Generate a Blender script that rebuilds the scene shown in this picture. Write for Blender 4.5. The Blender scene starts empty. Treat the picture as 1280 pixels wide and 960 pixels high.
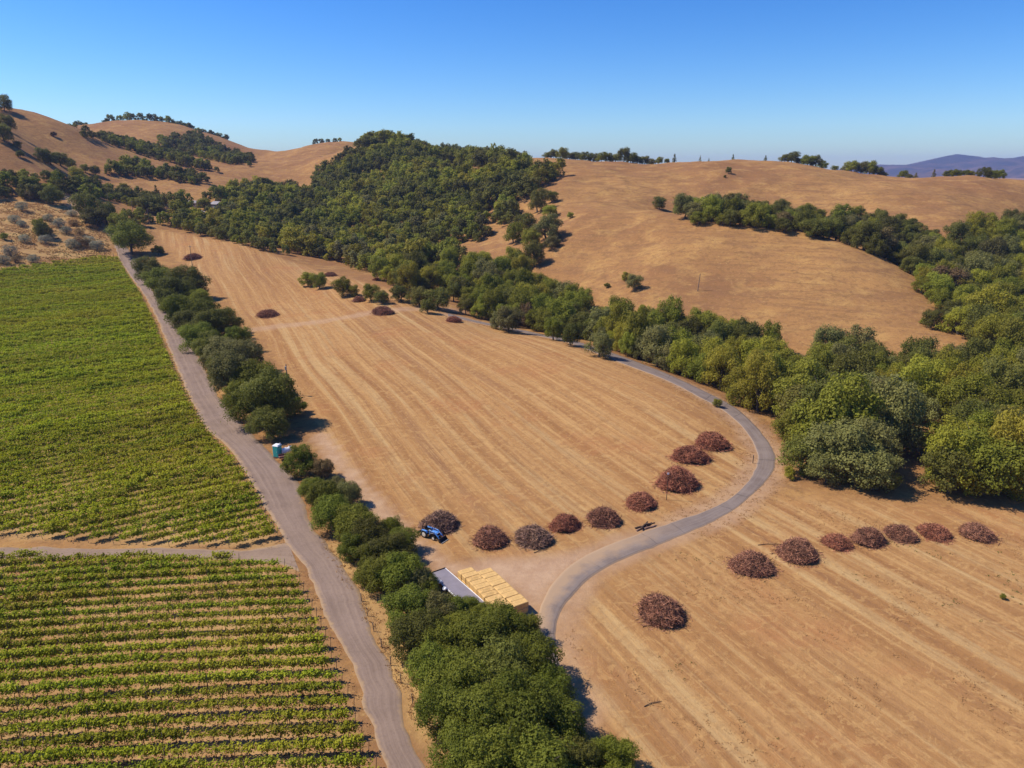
import bpy, math, random
import numpy as np
from mathutils import Vector, Matrix

R = math.radians
HAZE = 7e-5
rng = np.random.default_rng(11)
random.seed(5)
scene = bpy.context.scene
COL = scene.collection

# ------------------------------------------------------------------ camera
CAM_H, PITCH, FPX = 50.0, R(16.6), 889.0
cp, sp = math.cos(PITCH), math.sin(PITCH)
cd = bpy.data.cameras.new("camera")
cam = bpy.data.objects.new("camera", cd)
COL.objects.link(cam)
cam.location = (0, 0, CAM_H)
cam.rotation_euler = (R(90) - PITCH, 0, 0)
cd.sensor_width = 36.0
cd.lens = 36.0 * FPX / 1280.0
cd.clip_start = 0.5
cd.clip_end = 40000
scene.camera = cam


def ray(px, py):
    """direction of a photo pixel, scaled so that its forward (y) part is 1"""
    u = (np.asarray(px, float) - 640) / FPX
    v = (480 - np.asarray(py, float)) / FPX
    dy = cp + v * sp
    return u / dy, (-sp + v * cp) / dy


def project(x, y, z):
    f = y * cp - (z - CAM_H) * sp
    up = y * sp + (z - CAM_H) * cp
    return 640 + FPX * x / f, 480 - FPX * up / f


# ------------------------------------------------------------------ terrain
# surveyed points: (photo x, photo y, metres ahead) or ('z', photo x, metres ahead, height)
SURVEY = [
    (190, 284, 470), (300, 302, 420), (400, 338, 345), (500, 362, 290), (570, 396, 250), (700, 424, 212),
    (800, 455, 182), (870, 489, 155), (960, 575, 119),
    ('z', 600, 278, -2), ('z', 720, 240, -4), ('z', 850, 205, -4), ('z', 950, 178, -4), ('z', 1050, 165, -3),
    ('z', 1200, 168, -3), ('z', 1320, 175, -2), ('z', 1150, 137, 0), ('z', 1600, 150, 0), ('z', 1600, 110, 0),
    ('z', 470, 385, 1), ('z', 400, 450, 5),
    # the dome shaped golden hill
    (700, 345, 320), (800, 350, 285), (900, 372, 258), (1000, 402, 230), (1150, 422, 212), (1200, 416, 216),
    (720, 262, 400), (840, 264, 375), (920, 274, 350), (1000, 287, 325), (1080, 310, 295), (1130, 340, 268),
    (1180, 385, 240), (800, 300, 335), (950, 330, 285), (1080, 365, 250),
    # gully behind it
    ('z', 740, 416, 30.5), ('z', 800, 402, 27), (770, 260, 388), ('z', 900, 400, 21), ('z', 1000, 375, 17), ('z', 1080, 345, 12), ('z', 1150, 310, 7), ('z', 1230, 270, 2),
    # upper golden hill and its skyline
    (720, 235, 480), (850, 240, 470), (950, 248, 450), (1060, 256, 425), (1110, 268, 400), (1170, 285, 365),
    (655, 200, 640), (700, 200, 620), (760, 202, 610), (850, 203, 600), (930, 199, 600), (1000, 204, 580),
    (1060, 215, 560), (1120, 221, 540), (1200, 220, 520), (1280, 226, 500),
    ('z', 700, 780, 45), ('z', 900, 740, 40), ('z', 1100, 680, 32), ('z', 1280, 640, 28),
    ('z', 1280, 330, 12), ('z', 1280, 250, 1), ('z', 1220, 300, 7), ('z', 1290, 410, 22),
    ('z', 1600, 260, 6), ('z', 1600, 400, 28), ('z', 1600, 520, 42), ('z', 1600, 700, 25),
    # the wooded valley and its peak
    (560, 365, 305), (500, 340, 350), (420, 310, 440), (300, 285, 500), (600, 310, 400), (640, 290, 420),
    (680, 250, 455), (560, 280, 480), (450, 272, 540), (480, 225, 650), (470, 176, 770), (530, 195, 770),
    (600, 208, 700), ('z', 600, 830, 46), ('z', 470, 930, 55), (600, 199, 950), (660, 204, 950), (550, 194, 940), ('z', 560, 1150, 40),
    # left ranges
    (340, 203, 850), (390, 180, 1010), (430, 174, 980), (330, 190, 1030), (350, 215, 750), (400, 230, 690),
    (250, 200, 800), (280, 211, 760), (160, 195, 720), (250, 226, 640), (60, 185, 640), (0, 162, 560),
    (60, 156, 680), (100, 163, 800), (130, 160, 1000), (180, 151, 1100), (250, 162, 1080), (300, 182, 1060),
    (150, 246, 560), (0, 230, 480), (0, 280, 400), (70, 285, 415), (130, 275, 450), (200, 263, 520),
    (150, 312, 395), (160, 290, 450), (120, 322, 378), (0, 338, 335), ('z', 150, 920, 85), ('z', 340, 940, 60),
    ('z', 180, 1250, 95), ('z', 390, 1180, 60),
    ('z', -300, 335, 6), ('z', -300, 420, 26), ('z', -300, 560, 80), ('z', -300, 720, 90), ('z', -300, 1000, 100),
    ('z', -300, 170, 0), ('z', -300, 80, 0),
    # the level fields
    ('z', 640, 60, 0), ('z', 200, 70, 0), ('z', 1100, 70, 0), ('z', 640, 95, 0), ('z', 900, 95, 0), ('z', 300, 100, 0),
    ('z', 60, 130, 0), ('z', 350, 150, 0), ('z', 600, 140, 0), ('z', 760, 130, 0.6), ('z', 1000, 108, 0),
    ('z', 1250, 105, 0), ('z', 150, 220, 0.5), ('z', 300, 230, 0), ('z', 450, 200, 1.0), ('z', 600, 190, 1.6),
    ('z', 0, 250, 1), ('z', 180, 310, 2.0), ('z', 330, 300, 1.8), ('z', 420, 280, 2.4), ('z', 640, 15, 0),
    ('z', -200, 15, 0), ('z', 1500, 15, 0), ('z', 1500, 70, 0), ('z', 700, 165, 2.2),
]
for pxx in (-300, 200, 640, 1100, 1600):
    SURVEY.append(('z', pxx, 1450, 15))
pts = []
for s in SURVEY:
    if s[0] == 'z':
        pts.append(((s[1] - 640) / FPX / 0.985 * s[2], s[2], s[3]))
    else:
        dx, dz = ray(s[0], s[1])
        pts.append((dx * s[2], s[2], CAM_H + dz * s[2]))
pts = np.array(pts)


def warp(x, y):
    yc = np.clip(y, -25, 1500)
    q = yc + 60
    return np.stack([np.clip(x / q, -1.25, 1.25) * 1.4, np.log(q)], -1)


def kern(a, b):
    d2 = ((a[:, None, :] - b[None, :, :]) ** 2).sum(-1)
    return np.sqrt(d2 + 0.11 ** 2)


CP = warp(pts[:, 0], pts[:, 1])
n = len(CP)
A = np.zeros((n + 3, n + 3))
A[:n, :n] = kern(CP, CP) - 0.0025 * np.eye(n)
A[:n, n] = 1
A[:n, n + 1:] = CP
A[n:, :n] = A[:n, n:].T
WT = np.linalg.lstsq(A, np.concatenate([pts[:, 2], np.zeros(3)]), rcond=None)[0]


_res = kern(CP, CP) @ WT[:n] + WT[n] + CP @ WT[n + 1:] - pts[:, 2]
for _i in np.argsort(-np.abs(_res))[:10]:
    print('terrain residual', SURVEY[_i], round(float(_res[_i]), 2))


def hash2(ix, iy, seed):
    h = (ix * 374761393 + iy * 668265263 + seed * 982451653) & 0xffffffff
    h = ((h ^ (h >> 13)) * 1274126177) & 0xffffffff
    return ((h ^ (h >> 16)) & 0xffff) / 65535.0


def vnoise(x, y, seed=0):
    ix, iy = np.floor(x).astype(np.int64), np.floor(y).astype(np.int64)
    fx, fy = x - ix, y - iy
    fx, fy = fx * fx * (3 - 2 * fx), fy * fy * (3 - 2 * fy)
    a, b = hash2(ix, iy, seed), hash2(ix + 1, iy, seed)
    c, d = hash2(ix, iy + 1, seed), hash2(ix + 1, iy + 1, seed)
    return (a * (1 - fx) + b * fx) * (1 - fy) + (c * (1 - fx) + d * fx) * fy


def fbm(x, y, seed=0, o=4):
    t, a, s = 0, 0.5, 0
    for k in range(o):
        t = t + a * vnoise(x * 2 ** k, y * 2 ** k, seed + k)
        s += a
        a *= 0.5
    return t / s


def sstep(a, b, x):
    t = np.clip((x - a) / (b - a), 0, 1)
    return t * t * (3 - 2 * t)


def height(x, y):
    x, y = np.asarray(x, float).ravel(), np.asarray(y, float).ravel()
    out = np.empty(len(x))
    for i in range(0, len(x), 20000):
        w = warp(x[i:i + 20000], y[i:i + 20000])
        out[i:i + 20000] = kern(w, CP) @ WT[:n] + WT[n] + w @ WT[n + 1:]
    hill = sstep(4, 25, out)
    out += hill * ((fbm(x / 70, y / 70, 3) - 0.5) * 6 - np.abs(fbm(x / 55, y / 55, 15) - .5) * 7 + 1 + (fbm(x / 20, y / 20, 9) - 0.5) * 2.0)
    far = sstep(1450, 3000, np.maximum(np.abs(y), np.abs(x)))
    return out * (1 - far)


GX0, GX1, GY0, GY1, GS = -1000, 1100, -40, 1500, 2.0
gx, gy = np.arange(GX0, GX1 + .1, GS), np.arange(GY0, GY1 + .1, GS)
MX, MY = np.meshgrid(gx, gy)
HG = height(MX, MY).reshape(MX.shape)


def hz(x, y):
    x, y = np.asarray(x, float), np.asarray(y, float)
    fx = np.clip((x - GX0) / GS, 0, len(gx) - 1.001)
    fy = np.clip((y - GY0) / GS, 0, len(gy) - 1.001)
    ix, iy = fx.astype(int), fy.astype(int)
    tx, ty = fx - ix, fy - iy
    return (HG[iy, ix] * (1 - tx) + HG[iy, ix + 1] * tx) * (1 - ty) + (HG[iy + 1, ix] * (1 - tx) + HG[iy + 1, ix + 1] * tx) * ty


STEPS = np.concatenate([np.arange(20, 300, 0.5), np.arange(300, 1450, 1.5)])


def at(px, py, h=0.0):
    """the point h metres above the ground that the photo shows at a pixel"""
    dx, dz = ray(px, py)
    d = CAM_H + dz * STEPS - hz(dx * STEPS, STEPS) - h
    neg = np.nonzero(d < 0)[0]
    if len(neg) == 0:
        return None
    k = neg[0]
    Y = STEPS[k] if k == 0 else STEPS[k - 1] + (STEPS[k] - STEPS[k - 1]) * d[k - 1] / (d[k - 1] - d[k])
    return np.array([dx * Y, Y, hz(dx * Y, Y)])


def ground_poly(poly, step=25):
    out = []
    for (x0, y0), (x1, y1) in zip(poly, poly[1:] + poly[:1]):
        m = max(1, int(math.hypot(x1 - x0, y1 - y0) / step))
        for k in range(m):
            p = at(x0 + (x1 - x0) * k / m, y0 + (y1 - y0) * k / m)
            if p is not None:
                out.append((p[0], p[1]))
    return np.array(out)


def ground_line(line):
    return np.array([at(*p)[:2] for p in line])


def inside(px, py, poly):
    poly = np.asarray(poly, float)
    c = np.zeros(np.shape(px), bool)
    j = len(poly) - 1
    for i in range(len(poly)):
        xi, yi, xj, yj = *poly[i], *poly[j]
        if yi != yj:
            c ^= ((yi > py) != (yj > py)) & (px < (xj - xi) * (py - yi) / (yj - yi) + xi)
        j = i
    return c


def dist_line(x, y, line, closed=False):
    d = np.full(np.shape(x), 1e9)
    L = list(line) + ([line[0]] if closed else [])
    for a, b in zip(L, L[1:]):
        ab = np.asarray(b) - np.asarray(a)
        t = np.clip(((x - a[0]) * ab[0] + (y - a[1]) * ab[1]) / max(ab @ ab, 1e-9), 0, 1)
        d = np.minimum(d, np.hypot(x - a[0] - t * ab[0], y - a[1] - t * ab[1]))
    return d


# ------------------------------------------------------------------ materials
def new_mat(name):
    m = bpy.data.materials.new(name)
    m.use_nodes = True
    nt = m.node_tree
    nt.nodes.clear()
    out = nt.nodes.new('ShaderNodeOutputMaterial')
    return m, nt, out


class NG:
    def __init__(s, nt):
        s.nt = nt

    def n(s, typ, **kw):
        nd = s.nt.nodes.new(typ)
        for k, v in kw.items():
            setattr(nd, k, v)
        return nd

    def link(s, a, b):
        s.nt.links.new(a, b)

    def put(s, sock, v):
        if isinstance(v, bpy.types.NodeSocket):
            s.link(v, sock)
        elif isinstance(v, (tuple, list)) and len(v) == 3 and sock.type == 'RGBA':
            sock.default_value = (*v, 1)
        else:
            sock.default_value = v

    def math(s, op, a, b=0.0, clamp=False):
        nd = s.n('ShaderNodeMath', operation=op, use_clamp=clamp)
        s.put(nd.inputs[0], a)
        s.put(nd.inputs[1], b)
        return nd.outputs[0]

    def mix(s, f, a, b, mode='MIX'):
        nd = s.n('ShaderNodeMix', data_type='RGBA', blend_type=mode)
        s.put(nd.inputs[0], f)
        s.put(nd.inputs[6], a)
        s.put(nd.inputs[7], b)
        return nd.outputs[2]

    def pos(s):
        return s.n('ShaderNodeNewGeometry').outputs['Position']

    def mapping(s, v, scale=(1, 1, 1), rot=0.0, loc=(0, 0, 0)):
        nd = s.n('ShaderNodeMapping')
        s.link(v, nd.inputs[0])
        nd.inputs['Location'].default_value = loc
        nd.inputs['Rotation'].default_value = (0, 0, rot)
        nd.inputs['Scale'].default_value = scale
        return nd.outputs[0]

    def noise(s, v, scale, detail=4, rough=0.55, dist=0.0):
        nd = s.n('ShaderNodeTexNoise')
        if v is not None:
            s.link(v, nd.inputs['Vector'])
        nd.inputs['Scale'].default_value = scale
        nd.inputs['Detail'].default_value = detail
        nd.inputs['Roughness'].default_value = rough
        nd.inputs['Distortion'].default_value = dist
        return nd.outputs['Fac']

    def ramp(s, f, lo, hi):
        nd = s.n('ShaderNodeMapRange')
        s.put(nd.inputs[0], f)
        nd.inputs[1].default_value = lo
        nd.inputs[2].default_value = hi
        return nd.outputs[0]

    def attr(s, name):
        nd = s.n('ShaderNodeAttribute', attribute_name=name)
        return nd.outputs['Fac']

    def bump(s, h, strength, dist):
        nd = s.n('ShaderNodeBump')
        nd.inputs['Strength'].default_value = strength
        nd.inputs['Distance'].default_value = dist
        s.link(h, nd.inputs['Height'])
        return nd.outputs[0]

    def bsdf(s, col, rough=0.8, spec=0.2, normal=None, metal=0.0):
        nd = s.n('ShaderNodeBsdfPrincipled')
        s.put(nd.inputs['Base Color'], col)
        s.put(nd.inputs['Roughness'], rough)
        nd.inputs['Specular IOR Level'].default_value = spec
        nd.inputs['Metallic'].default_value = metal
        if normal is not None:
            s.link(normal, nd.inputs['Normal'])
        return nd.outputs[0]


def simple(name, col, rough=0.6, var=0.25, scale=3.0, spec=0.3, metal=0.0, island=False):
    """painted, wooden or earthen surface with uneven tone"""
    m, nt, out = new_mat(name)
    g = NG(nt)
    tc = g.n('ShaderNodeTexCoord').outputs['Object']
    f = g.noise(tc, scale, 5)
    if island:
        f = g.math('MULTIPLY', g.math('ADD', f, g.n('ShaderNodeNewGeometry').outputs['Random Per Island']), 0.5)
    f = g.ramp(f, 0.3, 0.7)
    c = g.mix(f, tuple(c * (1 - var) for c in col), tuple(min(1, c * (1 + var)) for c in col))
    g.link(g.bsdf(c, rough, spec, None, metal), out.inputs[0])
    return m


def leaf_mat(name, lo, hi, trans=0.25, patch=None, patch_scale=0.03, objvar=0.35, bias=0.0):
    m, nt, out = new_mat(name)
    g = NG(nt)
    geo = g.n('ShaderNodeNewGeometry')
    isl = geo.outputs['Random Per Island']
    P = geo.outputs['Position']
    oi = g.n('ShaderNodeObjectInfo').outputs['Random']
    tone = g.math('FRACT', g.math('ADD', oi, g.attr('tone')))
    f = g.math('ADD', g.math('MULTIPLY', isl, 0.55), g.math('MULTIPLY', tone, objvar))
    f = g.math('ADD', f, bias, clamp=True)
    c = g.mix(f, lo, hi)
    if patch:
        pf = g.ramp(g.noise(P, patch_scale, 4, 0.6), 0.45, 0.68)
        c = g.mix(g.math('MULTIPLY', pf, 0.55), c, patch)
    hs = g.n('ShaderNodeHueSaturation')
    g.put(hs.inputs['Hue'], g.math('ADD', 0.485, g.math('MULTIPLY', g.math('FRACT', g.math('MULTIPLY', tone, 7.3)), 0.03)))
    g.put(hs.inputs['Value'], g.math('ADD', 0.8, g.math('MULTIPLY', g.math('FRACT', g.math('MULTIPLY', tone, 3.7)), 0.4)))
    g.put(hs.inputs['Color'], c)
    c = hs.outputs[0]
    b = g.bsdf(c, 0.65, 0.12)
    t = g.n('ShaderNodeBsdfTranslucent')
    g.put(t.inputs[0], c)
    mx = g.n('ShaderNodeMixShader')
    mx.inputs[0].default_value = trans
    g.link(b, mx.inputs[1])
    g.link(t.outputs[0], mx.inputs[2])
    g.link(mx.outputs[0], out.inputs[0])
    return m


M = {}
M['leaf_dark'] = leaf_mat('dark_oak_leaves', (.100, .100, .017), (.270, .250, .050), 0.42)
M['leaf_green'] = leaf_mat('green_leaves', (.155, .165, .016), (.375, .355, .046), 0.42)
M['leaf_yellow'] = leaf_mat('yellow_green_leaves', (.215, .200, .018), (.460, .405, .050), 0.42)
M['leaf_grey'] = leaf_mat('grey_green_leaves', (.140, .132, .036), (.315, .284, .088), 0.36)
M['leaf_sage'] = leaf_mat('sage_leaves', (.185, .185, .115), (.40, .38, .26))
M['leaf_brown'] = leaf_mat('dry_leaves', (.12, .080, .030), (.28, .19, .075))
M['leaf_hedge'] = leaf_mat('hedge_oak_leaves', (.106, .120, .013), (.292, .298, .038), 0.42)
M['vine_near'] = leaf_mat('vine_leaves', (.215, .255, .012), (.56, .55, .026), 0.38, (.48, .37, .045), 0.055, 0.12)
M['vine_far'] = leaf_mat('dense_vine_leaves', (.210, .255, .010), (.58, .57, .024), 0.40, (.48, .40, .035), 0.022, 0.10)
M['bark'] = simple('bark', (.10, .08, .06), 0.9, 0.4, 6)
M['deadwood'] = simple('pale_dead_wood', (.32, .27, .22), 0.9, 0.3, 4)
M['vine_wood'] = simple('vine_wood', (.09, .055, .035), 0.9, 0.3, 6)
M['post'] = simple('weathered_post', (.23, .16, .11), 0.9, 0.3, 6)
M['brush'] = simple('pulled_vine_wood', (.300, .138, .078), 0.9, 0.8, 2.5, island=True)
M['brush_red'] = simple('reddish_pulled_vine_wood', (.33, .128, .068), 0.9, 0.8, 2.5, island=True)
M['brush_grey'] = simple('greyish_pulled_vine_wood', (.285, .165, .105), 0.9, 0.8, 2.5, island=True)
M['straw'] = simple('straw', (.62, .385, .14), 0.9, 0.16, 2.2)
M['straw_dark'] = simple('dark_straw', (.56, .34, .12), 0.9, 0.35, 2.2)
M['white_paint'] = simple('white_paint', (.78, .76, .73), 0.5, 0.06, 2)
M['grey_top'] = simple('grey_roof_coat', (.235, .205, .225), 0.8, 0.09, 1.0)
M['blue'] = simple('blue_tractor_paint', (.08, .25, .60), 0.4, 0.12, 3, 0.5)
M['black'] = simple('black_rubber', (.02, .02, .02), 0.85, 0.3, 5)
M['cream'] = simple('cream_rim_paint', (.72, .68, .60), 0.5, 0.1, 4)
M['dark_metal'] = simple('dark_metal', (.035, .03, .03), 0.5, 0.3, 4)
M['bright_metal'] = simple('worn_metal', (.45, .43, .40), 0.45, 0.2, 4, metal=0.6)
M['teal'] = simple('teal_plastic', (.05, .42, .33), 0.45, 0.08, 2)
M['teal_dark'] = simple('dark_teal_plastic', (.03, .16, .13), 0.5, 0.1, 2)  # darker teal for the vents and the house doors
M['rust'] = simple('rusty_brown_metal', (.22, .10, .07), 0.8, 0.3, 4)
M['roof_grey'] = simple('roof_shingle', (.30, .27, .27), 0.9, 0.2, 1)
M['wall_grey'] = simple('grey_siding', (.20, .19, .20), 0.8, 0.15, 1)
M['wall_cream'] = simple('cream_stucco', (.50, .44, .36), 0.9, 0.1, 1)
M['glass'] = simple('dark_window_glass', (.03, .035, .045), 0.12, 0.2, 1, 0.6)
M['stone'] = simple('pale_stone', (.40, .34, .29), 0.9, 0.3, 1.5)


# ------------------------------------------------------------------ mesh helpers
def mesh_np(name, V, F, mats, mi=None, smooth=False):
    """V: n x 3, F: m x 4 (or m x 3)"""
    me = bpy.data.meshes.new(name)
    V = np.ascontiguousarray(V, np.float32)
    F = np.ascontiguousarray(F, np.int32)
    k = F.shape[1]
    me.vertices.add(len(V))
    me.vertices.foreach_set('co', V.ravel())
    me.loops.add(F.size)
    me.loops.foreach_set('vertex_index', F.ravel())
    me.polygons.add(len(F))
    me.polygons.foreach_set('loop_start', np.arange(0, F.size, k, dtype=np.int32))
    if mi is not None:
        me.polygons.foreach_set('material_index', np.ascontiguousarray(mi, np.int32))
    me.polygons.foreach_set('use_smooth', np.full(len(F), smooth))
    me.update(calc_edges=True)
    for m in mats:
        me.materials.append(m)
    return me


def kites(c, nrm, size, asp=0.62):
    """leaf shaped quads round the points c, facing nrm"""
    N = len(c)
    nrm = nrm / np.maximum(np.linalg.norm(nrm, axis=1, keepdims=True), 1e-6)
    r = rng.normal(size=(N, 3))
    t = np.cross(nrm, r)
    t /= np.maximum(np.linalg.norm(t, axis=1, keepdims=True), 1e-6)
    b = np.cross(nrm, t)
    a = np.asarray(size).reshape(-1, 1) * 0.5
    w = a * asp
    V = np.stack([c - t * a, c + b * w - t * a * .15, c + t * a, c - b * w - t * a * .15], 1)
    return V.reshape(-1, 3), np.arange(N * 4).reshape(N, 4)


class MB:
    """gathers boxes, tubes, wheels into one mesh"""
    def __init__(s):
        s.v, s.f, s.n = [], [], 0

    def add(s, V, F):
        V = np.asarray(V, float)
        s.v.append(V)
        s.f += [tuple(i + s.n for i in f) for f in F]
        s.n += len(V)
        return s

    def box(s, c, d, rz=0.0, ry=0.0, bev=0.0, taper=1.0):
        d = np.array(d, float) / 2
        bx = min(bev, min(d) * .45)
        prof = [(-1, -1), (1, -1), (1, 1), (-1, 1)]
        if bx > 0:
            prof = []
            for sx, sy in ((-1, -1), (1, -1), (1, 1), (-1, 1)):
                e = [(sx * (1 - bx / d[0]), sy), (sx, sy * (1 - bx / d[1]))]
                prof += e if sx * sy < 0 else e[::-1]
        lv = [(-1, 1 - (bx / min(d[0], d[1]) if bx else 0), 1), (1, 1 - (bx / min(d[0], d[1]) if bx else 0), taper)]
        if bx:
            lv = [(-1, 1 - bx / min(d[0], d[1]), 1), (-1 + bx / d[2], 1, 1), (1 - bx / d[2], 1, taper), (1, 1 - bx / min(d[0], d[1]), taper)]
        else:
            lv = [(-1, 1, 1), (1, 1, taper)]
        V, F, k = [], [], len(prof)
        for z, q, tp in lv:
            V += [(x * q * tp * d[0], y * q * tp * d[1], z * d[2]) for x, y in prof]
        for i in range(len(lv) - 1):
            for j in range(k):
                F.append((i * k + j, i * k + (j + 1) % k, (i + 1) * k + (j + 1) % k, (i + 1) * k + j))
        F.append(tuple(range(k))[::-1])
        F.append(tuple(range((len(lv) - 1) * k, len(lv) * k)))
        mt = Matrix.Rotation(rz, 3, 'Z') @ Matrix.Rotation(ry, 3, 'Y')
        V = np.array(V) @ np.array(mt).T + np.array(c)
        return s.add(V, F)

    def tube(s, P, r, k=6, cap=True):
        P = np.array(P, float)
        rr = np.full(len(P), r) if np.isscalar(r) else np.asarray(r, float)
        V, F = [], []
        for i in range(len(P)):
            d = P[min(i + 1, len(P) - 1)] - P[max(i - 1, 0)]
            d /= max(np.linalg.norm(d), 1e-9)
            u = np.cross(d, (0.31, 0.52, 0.8))
            u /= max(np.linalg.norm(u), 1e-9)
            w = np.cross(d, u)
            for j in range(k):
                a = 2 * math.pi * j / k
                V.append(P[i] + rr[i] * (u * math.cos(a) + w * math.sin(a)))
        for i in range(len(P) - 1):
            for j in range(k):
                F.append((i * k + j, i * k + (j + 1) % k, (i + 1) * k + (j + 1) % k, (i + 1) * k + j))
        if cap:
            F.append(tuple(range(k))[::-1])
            F.append(tuple(range((len(P) - 1) * k, len(P) * k)))
        return s.add(V, F)

    def build(s, name, mat, parent=None, smooth=False):
        me = bpy.data.meshes.new(name)
        me.from_pydata(np.concatenate(s.v).tolist(), [], s.f)
        me.polygons.foreach_set('use_smooth', [smooth] * len(me.polygons))
        me.materials.append(mat)
        return obj(name, me, parent)


def obj(name, me, parent=None):
    o = bpy.data.objects.new(name, me)
    COL.objects.link(o)
    if parent is not None:
        o.parent = parent
    return o


def empty(name, loc, rz=0.0, scale=1.0):
    o = bpy.data.objects.new(name, None)
    o.empty_display_size = 0.3
    COL.objects.link(o)
    o.location = loc
    o.rotation_euler = (0, 0, rz)
    o.scale = (scale,) * 3 if np.isscalar(scale) else scale
    return o


def tag(o, label=None, cat=None, group=None, kind=None):
    for k, v in (('label', label), ('category', cat), ('group', group), ('kind', kind)):
        if v:
            o[k] = v
    return o


def copy_tree(o, parent=None):
    c = o.copy()
    COL.objects.link(c)
    c.parent = parent
    for ch in o.children:
        copy_tree(ch, c)
    return c


ONES = "zeroth first second third fourth fifth sixth seventh eighth ninth tenth eleventh twelfth thirteenth fourteenth fifteenth sixteenth seventeenth eighteenth nineteenth".split()
TENS = ["", "", ("twenty", "twentieth"), ("thirty", "thirtieth"), ("forty", "fortieth"), ("fifty", "fiftieth"), ("sixty", "sixtieth"), ("seventy", "seventieth"), ("eighty", "eightieth"), ("ninety", "ninetieth")]


def ordinal(k):
    if k >= 100:
        return "hundredth" if k == 100 else "hundred-and-" + ordinal(k - 100)
    if k < 20:
        return ONES[k]
    t, u = divmod(k, 10)
    return TENS[t][1] if u == 0 else TENS[t][0] + "-" + ONES[u]


# ------------------------------------------------------------------ image traced ground lines
GRAVEL_L = [(500, 1010), (480, 957), (460, 895), (444, 845), (421, 795), (399, 745), (386, 715), (370, 695), (353, 672), (338, 645), (322, 617), (300, 580), (281, 555), (262, 540), (240, 500), (217, 450), (197, 400), (178, 365), (163, 345), (147, 318), (140, 300), (131, 287)]
GRAVEL_R = [(550, 1010), (529, 957), (505, 895), (491, 845), (468, 795), (449, 745), (435, 718), (420, 695), (404, 675), (384, 648), (379, 622), (372, 603), (345, 575), (325, 553), (279, 503), (251, 452), (223, 402), (190, 362), (181, 347), (163, 316), (152, 300), (143, 287)]
PAVED_L = [(560, 395), (600, 404.5), (640, 412.5), (701, 426), (731, 436), (774, 453), (829, 474), (871, 495), (905, 514), (927, 533), (941, 553), (947, 570), (943, 589), (931, 606), (909, 625), (884, 638), (852, 649), (802, 666), (749, 687), (715, 706), (694, 725), (681, 745), (673, 770), (673, 800), (682, 840), (700, 890)]
PAVED_R = [(560, 392), (600, 402), (640, 410), (702, 422.5), (734, 431), (780, 446.5), (833, 467), (880, 489), (915, 507), (941, 529), (959, 551), (969, 571), (965, 591), (947, 612), (927, 629), (901, 647), (871, 661), (824, 681), (781, 698), (741, 720), (722, 736), (706, 756), (697, 775), (693, 800), (702, 840), (722, 890)]
LANE_T = [(-60, 683), (0, 684), (60, 684), (120, 685), (180, 686), (240, 687), (300, 688), (330, 684), (360, 678)]
LANE_B = [(-60, 701), (0, 700), (60, 698), (120, 697), (180, 697), (240, 698), (300, 700), (340, 703), (375, 716)]
LANE2_L = [(400, 545), (418, 572), (440, 600), (470, 635), (505, 668), (540, 700), (560, 712)]
FIELD_TRACK = [(318, 412), (350, 408), (400, 402), (460, 392), (520, 386), (570, 388)]
HILL_TRACK = [(132, 288), (112, 272), (92, 256), (82, 243)]
LOT = [(560, 712), (600, 700), (660, 697), (720, 690), (760, 680), (715, 712), (690, 735), (676, 760), (664, 770), (640, 742), (600, 728)]
FIELD_C = [(190, 286), (300, 304), (400, 340), (500, 364), (570, 398), (700, 428), (800, 460), (870, 496), (930, 545), (940, 575), (925, 605), (880, 632), (800, 660), (720, 690), (640, 700), (560, 700), (480, 640), (400, 545), (320, 410), (240, 340)]
FIELD_R = [(705, 800), (760, 720), (880, 665), (960, 625), (1080, 625), (1330, 640), (1340, 1000), (780, 1000)]
VY_FAR = [(149, 324), (122, 322), (60, 331), (0, 340), (-70, 352), (-90, 672), (0, 671), (60, 674), (140, 680), (240, 684), (330, 686), (352, 682), (340, 660), (318, 618), (296, 583), (262, 545), (235, 500), (212, 450), (192, 402), (174, 366)]
VY_NEAR = [(-90, 704), (0, 702), (90, 700), (200, 700), (300, 704), (362, 712), (374, 735), (386, 765), (404, 800), (420, 845), (438, 895), (462, 955), (480, 1010), (-110, 1010)]
SCRUB = [(-40, 252), (60, 250), (100, 262), (130, 285), (140, 318), (60, 328), (-60, 345)]
VERGE = [(403, 690), (440, 745), (470, 800), (510, 895), (560, 1000), (660, 1000), (560, 880), (500, 760), (440, 680), (400, 650)]
G = {k: ground_poly(v) for k, v in dict(lot=LOT, fc=FIELD_C, fr=FIELD_R, vf=VY_FAR, vn=VY_NEAR, scrub=SCRUB, verge=VERGE).items()}

# ------------------------------------------------------------------ ground sheet
def axis(lo, hi, step, out, grow):
    a = list(np.arange(lo, hi, step))
    s, x = step, a[-1]
    while x < out[1]:
        s *= grow[1]
        x += s
        a.append(x)
    s, x = step, a[0]
    pre = []
    while x > out[0]:
        s *= grow[0]
        x -= s
        pre.append(x)
    return np.array(pre[::-1] + a)


ax_x = axis(-240, 260, 1.6, (-7000, 7500), (1.035, 1.035))
ax_y = axis(40, 420, 1.6, (-2500, 11000), (1.25, 1.012))
TX, TY = np.meshgrid(ax_x, ax_y)
tx, ty = TX.ravel(), TY.ravel()
TZ = height(tx, ty)
nx, ny = len(ax_x), len(ax_y)
ii = (np.arange(ny - 1)[:, None] * nx + np.arange(nx - 1)[None, :]).ravel()
TF = np.stack([ii, ii + 1, ii + nx + 1, ii + nx], 1)


def soft(poly, w):
    d = dist_line(tx, ty, poly, True)
    ins = inside(tx, ty, poly)
    return sstep(-w, w, np.where(ins, d, -d))


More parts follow.
